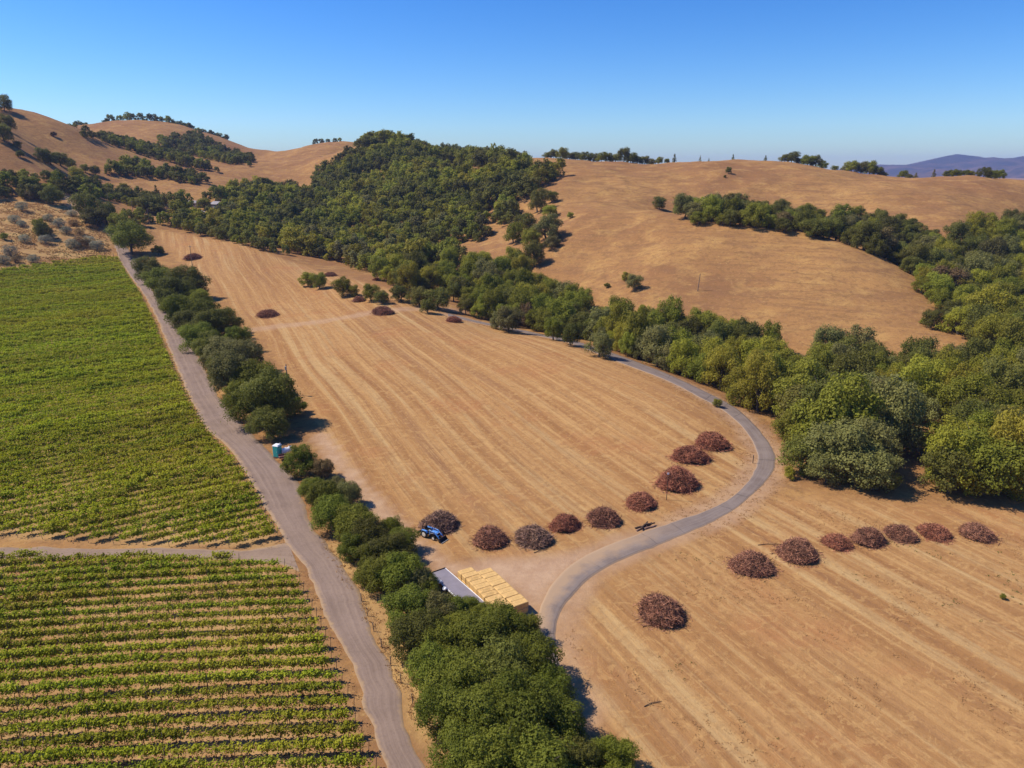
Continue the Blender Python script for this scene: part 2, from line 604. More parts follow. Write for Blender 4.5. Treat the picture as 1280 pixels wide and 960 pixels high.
jit = (fbm(tx / 3.0, ty / 3.0, 40) - 0.5)
masks = {
    'plough': np.maximum(soft(G['fc'], 2.5), soft(G['fr'], 3.0)),
    'track': np.maximum.reduce([
        0.85 * sstep(2.3, 0.8, dist_line(tx, ty, ground_line(LANE2_L)) + jit * 2.0),
        0.55 * sstep(5.5, 1.5, dist_line(tx, ty, ground_line(FIELD_TRACK)) + jit * 4),
        0.9 * sstep(4, 1.5, dist_line(tx, ty, ground_line(HILL_TRACK)) + jit * 3),
        soft(G['lot'], 2.0),
        0.6 * sstep(4.6, 2.4, dist_line(tx, ty, (ground_line(PAVED_L) + ground_line(PAVED_R)) / 2) + jit * 2.5),
    ]),
    'vineyard': np.maximum(soft(G['vf'], 1.5), soft(G['vn'], 1.5)),
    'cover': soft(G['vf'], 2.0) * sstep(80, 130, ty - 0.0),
    'straw': np.maximum(soft(G['verge'], 1.5), 0.8 * soft(G['scrub'], 6)),
}


def ground_mat():
    m, nt, out = new_mat('dry_ground')
    g = NG(nt)
    P = g.pos()
    big = g.noise(P, 0.011, 5, 0.6)
    mid = g.noise(P, 0.09, 5, 0.6)
    fine = g.noise(P, 1.1, 6, 0.7)
    grain = g.noise(P, 5.0, 4, 0.7)
    streak = g.noise(g.mapping(g.mapping(P, (1, 1, 1), 0.35), (0.03, 0.13, 0.5)), 1.0, 6, 0.65, 0.8)
    clod = g.noise(P, 0.42, 6, 0.72)
    sz = g.n('ShaderNodeSeparateXYZ')
    g.link(P, sz.inputs[0])
    ct = g.math('FRACT', g.math('ADD', g.math('MULTIPLY', sz.outputs[2], 0.42), g.math('MULTIPLY', mid, 1.6)))
    trail = g.math('MULTIPLY', g.ramp(g.math('ABSOLUTE', g.math('SUBTRACT', ct, 0.5)), 0.10, 0.02), g.ramp(g.noise(P, 0.02, 4, 0.6), 0.48, 0.62))
    tuft = g.noise(P, 0.75, 5, 0.75)
    hill = g.mix(g.ramp(big, 0.40, 0.60), (0.2757, 0.1330, 0.0531), (0.3850, 0.2021, 0.0707))
    hill = g.mix(g.math('MULTIPLY', g.ramp(streak, 0.46, 0.64), 0.7), hill, (0.2234, 0.1133, 0.0525))
    hill = g.mix(g.math('MULTIPLY', g.ramp(mid, 0.50, 0.66), 0.65), hill, (0.4659, 0.2656, 0.0884))
    hill = g.mix(g.math('MULTIPLY', g.ramp(clod, 0.50, 0.62), 0.6), hill, (0.2044, 0.1064, 0.0438))
    hill = g.mix(g.math('MULTIPLY', g.ramp(tuft, 0.56, 0.68), 0.6), hill, (0.4754, 0.2923, 0.1061))
    hill = g.mix(g.math('MULTIPLY', g.ramp(fine, 0.52, 0.70), 0.55), hill, (0.1712, 0.0885, 0.0354))
    hill = g.mix(g.math('MULTIPLY', trail, 0.5), hill, (0.1901, 0.1019, 0.0438))
    # mown stubble in long curving swaths
    warpn = g.noise(P, 0.007, 1)
    vm = g.n('ShaderNodeVectorMath', operation='ADD')
    cmb = g.n('ShaderNodeCombineXYZ')
    g.put(cmb.inputs[0], g.math('MULTIPLY', g.math('SUBTRACT', warpn, 0.5), 14.0))
    g.link(P, vm.inputs[0])
    g.link(cmb.outputs[0], vm.inputs[1])
    W = vm.outputs[0]
    WR = g.mapping(W, (1, 1, 1), R(-25))
    s1 = g.noise(g.mapping(WR, (0.30, 0.007, 0.01)), 1.0, 3, 0.55)
    s2 = g.noise(g.mapping(WR, (0.95, 0.030, 0.01)), 1.0, 5, 0.68)
    curl = g.noise(P, 0.30, 5, 0.65, 3.0)
    st = g.math('ADD', g.math('MULTIPLY', s1, 0.6), g.math('MULTIPLY', s2, 0.4))
    sx = g.n('ShaderNodeSeparateXYZ')
    g.link(WR, sx.inputs[0])
    xw = g.math('ADD', sx.outputs[0], g.math('MULTIPLY', g.math('SUBTRACT', g.noise(g.mapping(WR, (0.10, 0.016, 0.01)), 1.0, 4, 0.6), 0.5), 5.0))
    sw1 = g.math('SINE', g.math('MULTIPLY', xw, 1.35))
    sw2 = g.math('SINE', g.math('MULTIPLY', xw, 4.1))
    brk = g.ramp(g.noise(g.mapping(WR, (0.12, 0.02, 0.01), 0, (3, 9, 0)), 1.0, 4, 0.65), 0.36, 0.62)
    fld = g.mix(g.ramp(st, 0.38, 0.62), (0.3276, 0.1605, 0.0585), (0.4435, 0.2434, 0.0916))
    fld = g.mix(g.math('MULTIPLY', g.math('MULTIPLY', g.ramp(sw1, 0.6, 1.0), brk), 0.6), fld, (0.2469, 0.1151, 0.0454))
    fld = g.mix(g.math('MULTIPLY', g.math('MULTIPLY', g.ramp(sw1, -0.72, -1.0), brk), 0.5), fld, (0.5543, 0.3398, 0.1356))
    fld = g.mix(g.math('MULTIPLY', g.math('MULTIPLY', g.ramp(sw2, 0.3, 1.0), g.ramp(s2, 0.4, 0.6)), 0.35), fld, (0.2621, 0.1273, 0.0498))
    band = g.noise(g.mapping(WR, (0.27, 0.007, 0.01), 0, (7, 3, 0)), 1.0, 5, 0.66, 0.3)
    fld = g.mix(g.math('MULTIPLY', g.ramp(band, 0.54, 0.63), 0.34), fld, (0.5404, 0.3925, 0.1839))
    fld = g.mix(g.math('MULTIPLY', g.ramp(band, 0.45, 0.37), 0.34), fld, (0.2654, 0.1427, 0.0736))
    fld = g.mix(g.math('MULTIPLY', g.ramp(s2, 0.57, 0.66), 0.5), fld, (0.5342, 0.3208, 0.1246))
    fld = g.mix(g.math('MULTIPLY', g.ramp(g.noise(P, 0.045, 5, 0.65), 0.54, 0.68), 0.5), fld, (0.3730, 0.1510, 0.0585))
    fld = g.mix(g.math('MULTIPLY', g.ramp(curl, 0.53, 0.60), 0.5), fld, (0.5039, 0.2925, 0.1100))
    fld = g.mix(g.math('MULTIPLY', g.ramp(clod, 0.52, 0.66), 0.45), fld, (0.2571, 0.1273, 0.0484))
    fld = g.mix(g.math('MULTIPLY', g.ramp(fine, 0.54, 0.72), 0.55), fld, (0.2016, 0.0992, 0.0404))
    c = g.mix(g.attr('plough'), hill, fld)
    vy = g.mix(g.ramp(mid, 0.35, 0.65), (.36, .195, .085), (.48, .295, .13))
    vy = g.mix(g.math('MULTIPLY', g.ramp(fine, 0.45, 0.7), 0.5), vy, (.25, .19, .07))
    vy = g.mix(g.math('MULTIPLY', g.attr('cover'), g.ramp(clod, 0.30, 0.55)), vy, (.17, .135, .035))  # weedy ground, painted darker to stand in for shade between the vine rows
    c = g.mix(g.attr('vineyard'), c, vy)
    sw = g.mix(g.ramp(mid, 0.35, 0.65), (.35, .19, .075), (.52, .33, .12))
    sw = g.mix(g.math('MULTIPLY', g.ramp(fine, 0.5, 0.75), 0.6), sw, (.22, .15, .06))
    c = g.mix(g.attr('straw'), c, sw)
    tr = g.mix(g.ramp(g.noise(P, 0.35, 5, 0.65), 0.35, 0.65), (.39, .235, .135), (.50, .325, .195))
    c = g.mix(g.attr('track'), c, tr)
    c = g.mix(g.math('MULTIPLY', g.ramp(grain, 0.58, 0.8), 0.5), c, (.15, .085, .045))
    h = g.math('ADD', g.math('MULTIPLY', fine, 0.7), g.math('MULTIPLY', grain, 0.25))
    h = g.math('ADD', h, g.math('MULTIPLY', g.math('MULTIPLY', s2, g.attr('plough')), 0.8))
    nrm = g.bump(h, 0.5, 0.35)
    g.link(g.bsdf(c, 0.95, 0.05, nrm), out.inputs[0])
    return m


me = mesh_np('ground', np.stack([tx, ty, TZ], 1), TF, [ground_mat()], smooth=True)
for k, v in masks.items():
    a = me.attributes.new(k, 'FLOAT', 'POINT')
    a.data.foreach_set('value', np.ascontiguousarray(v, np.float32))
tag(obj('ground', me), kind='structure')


# ------------------------------------------------------------------ roads
def road(name, L, Rr, mat, lift, step=1.2, cross=8, wob=0.35):
    a = np.array([at(*p)[:2] for p in L])
    b = np.array([at(*p)[:2] for p in Rr])
    s = np.concatenate([[0], np.cumsum(np.linalg.norm(np.diff((a + b) / 2, axis=0), axis=1))])
    m = int(s[-1] / step)
    ss = np.linspace(0, s[-1], m)

    def interp(q):
        out = np.empty((m, 2))
        tg = np.gradient(q, s, axis=0)
        for i, t in enumerate(ss):
            k = min(np.searchsorted(s, t, 'right') - 1, len(s) - 2)
            h = s[k + 1] - s[k]
            u = (t - s[k]) / h
            out[i] = (2 * u**3 - 3 * u**2 + 1) * q[k] + (u**3 - 2 * u**2 + u) * h * tg[k] + (-2 * u**3 + 3 * u**2) * q[k + 1] + (u**3 - u**2) * h * tg[k + 1]
        return out
    A, B = interp(a), interp(b)
    d = B - A
    wid = np.linalg.norm(d, axis=1, keepdims=True)
    d /= np.maximum(wid, 1e-6)
    wa = (fbm(ss / 2.5, ss * 0, 5) - .5)[:, None] * 2 * wob
    wb = (fbm(ss / 2.5, ss * 0 + 9, 6) - .5)[:, None] * 2 * wob
    A, B = A + d * wa, B + d * wb
    T = np.linspace(0, 1, cross + 1)
    P = A[:, None, :] * (1 - T[None, :, None]) + B[:, None, :] * T[None, :, None]
    X, Y = P[..., 0].ravel(), P[..., 1].ravel()
    Z = hz(X, Y) + lift + np.tile(0.03 * (1 - (2 * T - 1) ** 2), m)
    k = cross + 1
    # skirts sunk into the ground give the sheet a real edge
    e1 = np.stack([A[:, 0] - d[:, 0] * .15, A[:, 1] - d[:, 1] * .15, hz(A[:, 0], A[:, 1]) - 0.1], 1)
    e2 = np.stack([B[:, 0] + d[:, 0] * .15, B[:, 1] + d[:, 1] * .15, hz(B[:, 0], B[:, 1]) - 0.1], 1)
    V = np.concatenate([np.stack([X, Y, Z], 1), e1, e2])
    i = (np.arange(m - 1)[:, None] * k + np.arange(cross)[None, :]).ravel()
    F = np.stack([i, i + 1, i + k + 1, i + k], 1)
    r_ = np.arange(m - 1)
    o1, o2 = m * k, m * k + m
    F = np.concatenate([F, np.stack([o1 + r_, r_ * k, (r_ + 1) * k, o1 + r_ + 1], 1), np.stack([r_ * k + cross, o2 + r_, o2 + r_ + 1, (r_ + 1) * k + cross], 1)])
    me = mesh_np(name, V, F, [mat], smooth=True)
    for nm, val in (('across', np.concatenate([np.tile(T, m), np.zeros(m), np.ones(m)])), ('along', np.concatenate([np.repeat(ss, k), ss, ss]))):
        at_ = me.attributes.new(nm, 'FLOAT', 'POINT')
        at_.data.foreach_set('value', np.ascontiguousarray(val, np.float32))
    yard = at(700, 722)
    dd_ = np.hypot(V[:, 0] - yard[0], V[:, 1] - yard[1])
    at_ = me.attributes.new('dust', 'FLOAT', 'POINT')
    at_.data.foreach_set('value', np.ascontiguousarray(sstep(26, 9, dd_), np.float32))
    return tag(obj(name, me), kind='structure')


def gravel_mat(name, a, b, c_):
    m, nt, out = new_mat(name)
    g = NG(nt)
    P = g.pos()
    ac = g.attr('across')
    f = g.noise(P, 0.25, 5, 0.6)
    fine = g.noise(P, 2.5, 5, 0.7)
    cmb = g.n('ShaderNodeCombineXYZ')
    g.put(cmb.inputs[0], g.math('MULTIPLY', ac, 9.0))
    g.put(cmb.inputs[1], g.math('MULTIPLY', g.attr('along'), 0.02))
    lanes = g.noise(cmb.outputs[0], 1.0, 3, 0.6)
    c = g.mix(g.ramp(f, 0.35, 0.65), a, b)
    c = g.mix(g.math('MULTIPLY', g.ramp(lanes, 0.42, 0.66), 0.55), c, c_)
    c = g.mix(g.math('MULTIPLY', g.ramp(fine, 0.5, 0.75), 0.35), c, tuple(x * .6 for x in a))
    edge = g.math('ABSOLUTE', g.math('SUBTRACT', ac, 0.5))
    ef = g.math('MULTIPLY', g.ramp(g.math('ADD', edge, g.math('MULTIPLY', g.math('SUBTRACT', g.noise(P, 0.8, 4, 0.7), 0.5), 0.40)), 0.39, 0.5), 0.6, clamp=True)
    c = g.mix(ef, c, (.40, .26, .13))
    g.link(g.bsdf(c, 0.95, 0.08, g.bump(fine, 0.35, 0.12)), out.inputs[0])
    return m


def paved_mat():
    m, nt, out = new_mat('worn_paving')
    g = NG(nt)
    P = g.pos()
    ac, al = g.attr('across'), g.attr('along')
    f = g.noise(P, 0.3, 5, 0.6)
    fine = g.noise(P, 3.0, 4, 0.7)
    cmb = g.n('ShaderNodeCombineXYZ')
    g.put(cmb.inputs[0], g.math('MULTIPLY', ac, 7.0))
    g.put(cmb.inputs[1], g.math('MULTIPLY', al, 0.05))
    lanes = g.noise(cmb.outputs[0], 1.0, 3, 0.6)
    c = g.mix(g.ramp(f, 0.35, 0.65), (.180, .134, .108), (.240, .184, .148))
    c = g.mix(g.math('MULTIPLY', g.ramp(lanes, 0.45, 0.65), 0.4), c, (.285, .232, .20))
    # cross joints every few metres, uneven
    j = g.math('ADD', al, g.math('MULTIPLY', g.noise(P, 0.5, 3), 0.8))
    fr = g.math('FRACT', g.math('DIVIDE', j, 5.6))
    seam = g.math('LESS_THAN', g.math('ABSOLUTE', g.math('SUBTRACT', fr, 0.5)), 0.016)
    seam = g.math('MULTIPLY', seam, g.math('MULTIPLY', g.ramp(g.noise(P, 0.12, 2), 0.40, 0.6), 0.75))
    c = g.mix(seam, c, (.07, .058, .052))
    edge = g.math('ABSOLUTE', g.math('SUBTRACT', ac, 0.5))
    ln = g.math('LESS_THAN', g.math('ABSOLUTE', g.math('SUBTRACT', edge, g.math('ADD', 0.405, g.math('MULTIPLY', g.noise(P, 0.3, 2), 0.05)))), 0.013)
    c = g.mix(g.math('MULTIPLY', ln, 0.45), c, (.11, .085, .075))
    ef = g.math('MULTIPLY', g.ramp(g.math('ADD', edge, g.math('MULTIPLY', g.math('SUBTRACT', g.noise(P, 0.9, 4, 0.7), 0.5), 0.12)), 0.42, 0.5), 0.65, clamp=True)
    c = g.mix(ef, c, (.38, .25, .145))
    # sandy earth carried on to the paving from the yard side
    ds = g.math('ADD', g.math('MULTIPLY', g.math('SUBTRACT', 0.80, ac), 1.6), g.math('MULTIPLY', g.math('SUBTRACT', g.noise(P, 0.4, 5, 0.65), 0.5), 1.8))
    ds = g.math('MULTIPLY', g.math('MULTIPLY', g.ramp(ds, 0.0, 0.8), g.attr('dust')), 0.9, clamp=True)
    c = g.mix(ds, c, (.40, .265, .155))
    g.link(g.bsdf(c, 0.9, 0.12, g.bump(fine, 0.15, 0.05)), out.inputs[0])
    return m


road('dirt_lane', LANE_T, LANE_B, gravel_mat('lane_gravel', (.235, .160, .112), (.30, .210, .148), (.36, .25, .165)), 0.030, wob=0.7)
road('gravel_road', GRAVEL_L, GRAVEL_R, gravel_mat('road_gravel', (.205, .142, .106), (.262, .184, .138), (.335, .240, .175)), 0.055, wob=0.6)
road('paved_road', PAVED_L, PAVED_R, paved_mat(), 0.06, wob=0.2)

# ------------------------------------------------------------------ far mountains
def mountains():
    prof = [(560, 222), (700, 222), (900, 222), (1040, 214), (1100, 205.5), (1140, 205.5), (1160, 202), (1175, 197.5), (1195, 193.5), (1215, 194.5), (1232, 198.5), (1250, 198.5), (1280, 195.5), (1330, 190), (1400, 200), (1500, 212)]
    Y0 = 8200.0
    px = np.arange(560, 1500, 2.0)
    top = np.interp(px, *np.array(prof).T)
    nrow = 40
    V = []
    for r in range(nrow):
        t = r / (nrow - 1)
        Y = Y0 - 2600 * (1 - t)
        dx, dz = ray(px, top)
        zt = CAM_H + dz * Y0
        x = dx * Y0
        rid = np.abs(fbm(x / 420 + t * .6, np.full_like(x, t * 5.0), 21, 5) - .5) * 2
        z = (zt + 30) * t ** 1.15 - 30 + (1 - t) * t * 4 * (rid - .3) * 150 + (fbm(x / 120, x * 0 + t * 9, 31, 4) - .5) * 26 * t
        V.append(np.stack([x, np.full_like(x, Y), z], 1))
    t0 = V[-1].copy()
    t0[:, 1] += 2500
    t0[:, 2] = -40
    V.append(t0)
    V = np.concatenate(V)
    k = len(px)
    i = (np.arange(nrow)[:, None] * k + np.arange(k - 1)[None, :]).ravel()
    F = np.stack([i, i + 1, i + k + 1, i + k], 1)
    m, nt, out = new_mat('mountain_scrub')
    g = NG(nt)
    P = g.pos()
    c = g.mix(g.ramp(g.noise(P, 0.0025, 6, 0.65), 0.42, 0.6), (.030, .026, .022), (.13, .075, .055))
    g.link(g.bsdf(c, 0.95, 0.05), out.inputs[0])
    tag(obj('far_mountains', mesh_np('far_mountains', V, F, [m], smooth=True)), kind='structure')


mountains()


# ------------------------------------------------------------------ trees
def crown(seed, nclump, nleaf, leaf, rz=0.78, cz=0.86, spread=(0.50, 0.80), cr=(0.22, 0.36), cone=False, open_=0.0):
    """leaf kites in uneven clumps round limbs, for a crown about 1 in radius"""
    r = np.random.default_rng(seed)
    C, Q = [], []
    for k in range(nclump):
        d = r.normal(size=3)
        d /= np.linalg.norm(d)
        if d[2] < -0.8:
            d[2] *= -0.6
        rad = r.uniform(*spread)
        p = d * rad * np.array([1, 1, rz])
        if cone:
            z = r.uniform(0, 1)
            a = r.uniform(0, 6.283)
            q = (1 - z) * r.uniform(.5, 1) * .62
            p = np.array([q * math.cos(a), q * math.sin(a), -1.0 + 2.6 * z])
        C.append(p + np.array([0, 0, cz + (0.2 if cone else 0)]))
        Q.append(r.uniform(*cr) * ((1.15 - .6 * z) if cone else 1))
    C, Q = np.array(C), np.array(Q)
    w = Q ** 2
    idx = r.choice(nclump, nleaf, p=w / w.sum())
    d = r.normal(size=(nleaf, 3))
    d /= np.linalg.norm(d, axis=1, keepdims=True)
    flip = (d[:, 2] < -0.2) & (r.random(nleaf) < 0.4)
    d[flip, 2] *= -1
    rad = Q[idx] * np.where(r.random(nleaf) < 0.82, r.uniform(0.78, 1.08, nleaf), r.uniform(0.2, 1.45, nleaf))
    rad *= 1 + 0.45 * np.sin(d[:, 0] * 7 + idx) * np.sin(d[:, 1] * 6 + idx * 2) * np.sin(d[:, 2] * 6)
    p = C[idx] + d * rad[:, None] * np.array([1, 1, .85])
    keep = np.ones(nleaf, bool)
    for k in range(nclump):
        keep &= ~((np.linalg.norm((p - C[k]) / Q[k], axis=1) < 0.62) & (idx != k) & (r.random(nleaf) < 0.85))
    keep &= p[:, 2] > 0.03
    p, d = p[keep], d[keep]
    nrm = d + r.normal(scale=0.45, size=d.shape) + np.array([-.1, 0, 0.45])
    V, F = kites(p, nrm, leaf * r.uniform(0.45, 1.6, len(p)), 0.68)
    return V, F, C


def trunk_mb(C, seed, thick=0.06, lean=0.06):
    r = np.random.default_rng(seed)
    mb = MB()
    fork = np.array([r.normal(0, lean), r.normal(0, lean), 0.42])
    mb.tube([(0, 0, -0.08), (fork[0] * .4, fork[1] * .4, 0.2), fork], [thick * 1.35, thick, thick * .85], 8)
    for q, k in enumerate(r.choice(len(C), min(9, len(C)), replace=False)):
        mid = (fork + C[k]) / 2 + r.normal(0, 0.05, 3)
        P = [fork, mid, C[k] * 0.97]
        rad = [thick * .6, thick * .38, thick * .16]
        if q < 5:
            P.append(C[k] + (C[k] - np.array([0, 0, .6])) * r.uniform(.25, .45))
            rad.append(.005)
        mb.tube(P, rad, 5)
    return mb


PROTO = {}


def proto_mesh(kind, grade, var):
    key = (kind, grade, var)
    if key in PROTO:
        return PROTO[key]
    s = 1000 + var * 17
    if kind == 'conifer':
        V, F, C = crown(s, 46, 2200 if grade == 'mid' else 700, 0.10 if grade == 'mid' else .2, cr=(.2, .34), cone=True)
        mat = M['leaf_dark']
    else:
        spec = {'near': (54, 34000, 0.044), 'mid': (42, 14000, 0.057), 'far': (22, 1700, 0.135)}[grade]
        sp_, cr_ = ((0.42, 0.92), (0.13, 0.34)) if kind not in ('shrub', 'sage', 'drybush') else ((0.35, 0.75), (0.25, 0.4))
        rz_ = {'leaf_yellow': .95, 'leaf_grey': .8}.get(kind, .78)
        nl = spec[1] if kind not in ('shrub', 'sage', 'drybush') else int(spec[1] * .6)
        V, F, C = crown(s, spec[0], nl, spec[2], rz=rz_, cz=0.76 if kind not in ('sage', 'shrub', 'drybush') else .55, spread=sp_, cr=cr_)
        mat = {'shrub': M['leaf_green'], 'sage': M['leaf_sage'], 'drybush': M['leaf_brown']}.get(kind) or M[kind]
    me_c = mesh_np('crown', V, F, [mat])
    tb = trunk_mb(C, s) if kind != 'conifer' else MB().tube([(0, 0, -.1), (0, 0, 1.2), (0, 0, 2.3)], [.09, .06, .02], 7)
    me_t = bpy.data.meshes.new('trunk')
    me_t.from_pydata(np.concatenate(tb.v).tolist(), [], tb.f)
    me_t.materials.append(M['bark'])
    PROTO[key] = (me_c, me_t, V, F)
    return PROTO[key]


NVAR = {'near': 5, 'mid': 4, 'far': 3}


def plant(name, kind, grade, x, y, radius, zs=1.0, label=None, cat='tree', group=None, parts=True, sink=0.0):
    var = random.randrange(NVAR[grade])
    mc, mt, _, _ = proto_mesh(kind, grade, var)
    z = float(hz(x, y))
    rt = empty(name, (x, y, z - sink), random.uniform(0, 6.28), (radius * random.uniform(.88, 1.12), radius * random.uniform(.88, 1.12), radius * zs * (random.uniform(.85, 1.15) if grade == 'near' else random.uniform(.82, 1.30))))
    obj('crown' if cat != 'shrub' else 'foliage', mc, rt)
    if parts:
        obj('trunk' if cat != 'shrub' else 'stem', mt, rt)
    return tag(rt, label, cat, group)


# ---- roadside hedge: (photo x, photo y of crown centre, crown radius in photo pixels, kind)
H, D_, GN, YL, GY, BR = 'leaf_hedge', 'leaf_dark', 'leaf_green', 'leaf_yellow', 'leaf_grey', 'leaf_brown'
HEDGE = [
    (162, 299, 20, H), (197, 313, 5, H), (187, 338, 14, D_), (203, 350, 17, H), (221, 366, 18, D_), (236, 355, 17, D_), (247, 376, 12, GN), (226, 390, 15, H),
    (213, 377, 11, H), (233, 403, 13, D_), (256, 391, 15, H), (297, 425, 13, H), (268, 450, 14, GY), (300, 485, 16, H), (262, 405, 20, D_), (281, 402, 15, D_), (247, 420, 17, H), (262, 432, 16, D_), (282, 440, 20, GY), (305, 446, 19, GY), (288, 470, 23, GY),
    (318, 472, 22, H), (275, 462, 14, H), (340, 500, 28, D_), (312, 503, 24, H), (368, 505, 12, H), (334, 528, 18, D_), (322, 488, 22, GY), (374, 578, 21, H), (404, 585, 14, BR),
    (392, 612, 16, H), (420, 608, 15, GY), (470, 695, 20, H), (487, 660, 16, H), (404, 618, 22, H), (434, 618, 17, GY), (416, 642, 24, H), (446, 652, 26, H), (462, 672, 22, D_), (446, 682, 19, H),
    (485, 686, 26, D_), (502, 674, 18, H), (470, 716, 26, H), (500, 718, 30, H), (521, 728, 21, GY), (512, 760, 32, H), (533, 733, 17, H), (565, 763, 21, H), (588, 759, 16, H),
    (546, 764, 26, GY), (572, 784, 27, H), (604, 772, 18, H), (520, 795, 34, D_), (553, 802, 33, H), (598, 800, 40, H),
    (633, 784, 29, H), (656, 784, 22, H), (545, 838, 36, H), (582, 852, 42, H), (628, 840, 42, D_), (662, 826, 34, H),
    (686, 858, 30, H), (552, 890, 34, H), (596, 905, 44, H), (650, 890, 46, H), (694, 900, 32, H), (580, 945, 36, H),
    (614, 962, 46, H), (664, 955, 50, H), (708, 950, 34, D_), (766, 946, 28, GN), (630, 1010, 46, H), (690, 1010, 46, H), (740, 1000, 30, H), (775, 985, 28, H),
]
LAB = {H: 'green', D_: 'dark green', GN: 'bright green', YL: 'yellow-green', GY: 'greyish green', BR: 'dry brown'}
gl = ground_line(GRAVEL_R)
for k, (px, py, rp, kind) in enumerate(HEDGE):
    r0 = rp * 150 / FPX
    p = at(px, py, r0)
    for _ in range(3):
        dist = math.sqrt(p[0] ** 2 + p[1] ** 2 + (CAM_H - p[2] - r0) ** 2)
        r0 = (1.30 if 0 < k < 27 else 1.16 if 35 < k < 43 else 1.05) * rp * dist / FPX
        p = at(px, py, 0.8 * r0)
    size = 'broad' if r0 > 3.6 else ('small' if r0 < 2.2 else 'medium-sized')
    ord_ = ordinal(k + 1)
    extra = 'hedge oak beside the gravel road'
    nm, cat = 'oak_tree', 'oak tree'
    if kind == BR:
        extra, nm, cat = 'bush in the roadside hedge', 'dry_bush', 'bush'
    if k == 0:
        lab = 'lone round green oak beside the gravel road above the vineyard corner'
    else:
        lab = f'{size} {LAB[kind]} {extra}, {ord_} from the vineyard top'
    plant(nm, kind, 'near', p[0], p[1], r0, 1.0, lab, cat, 'oaks of the roadside hedge')

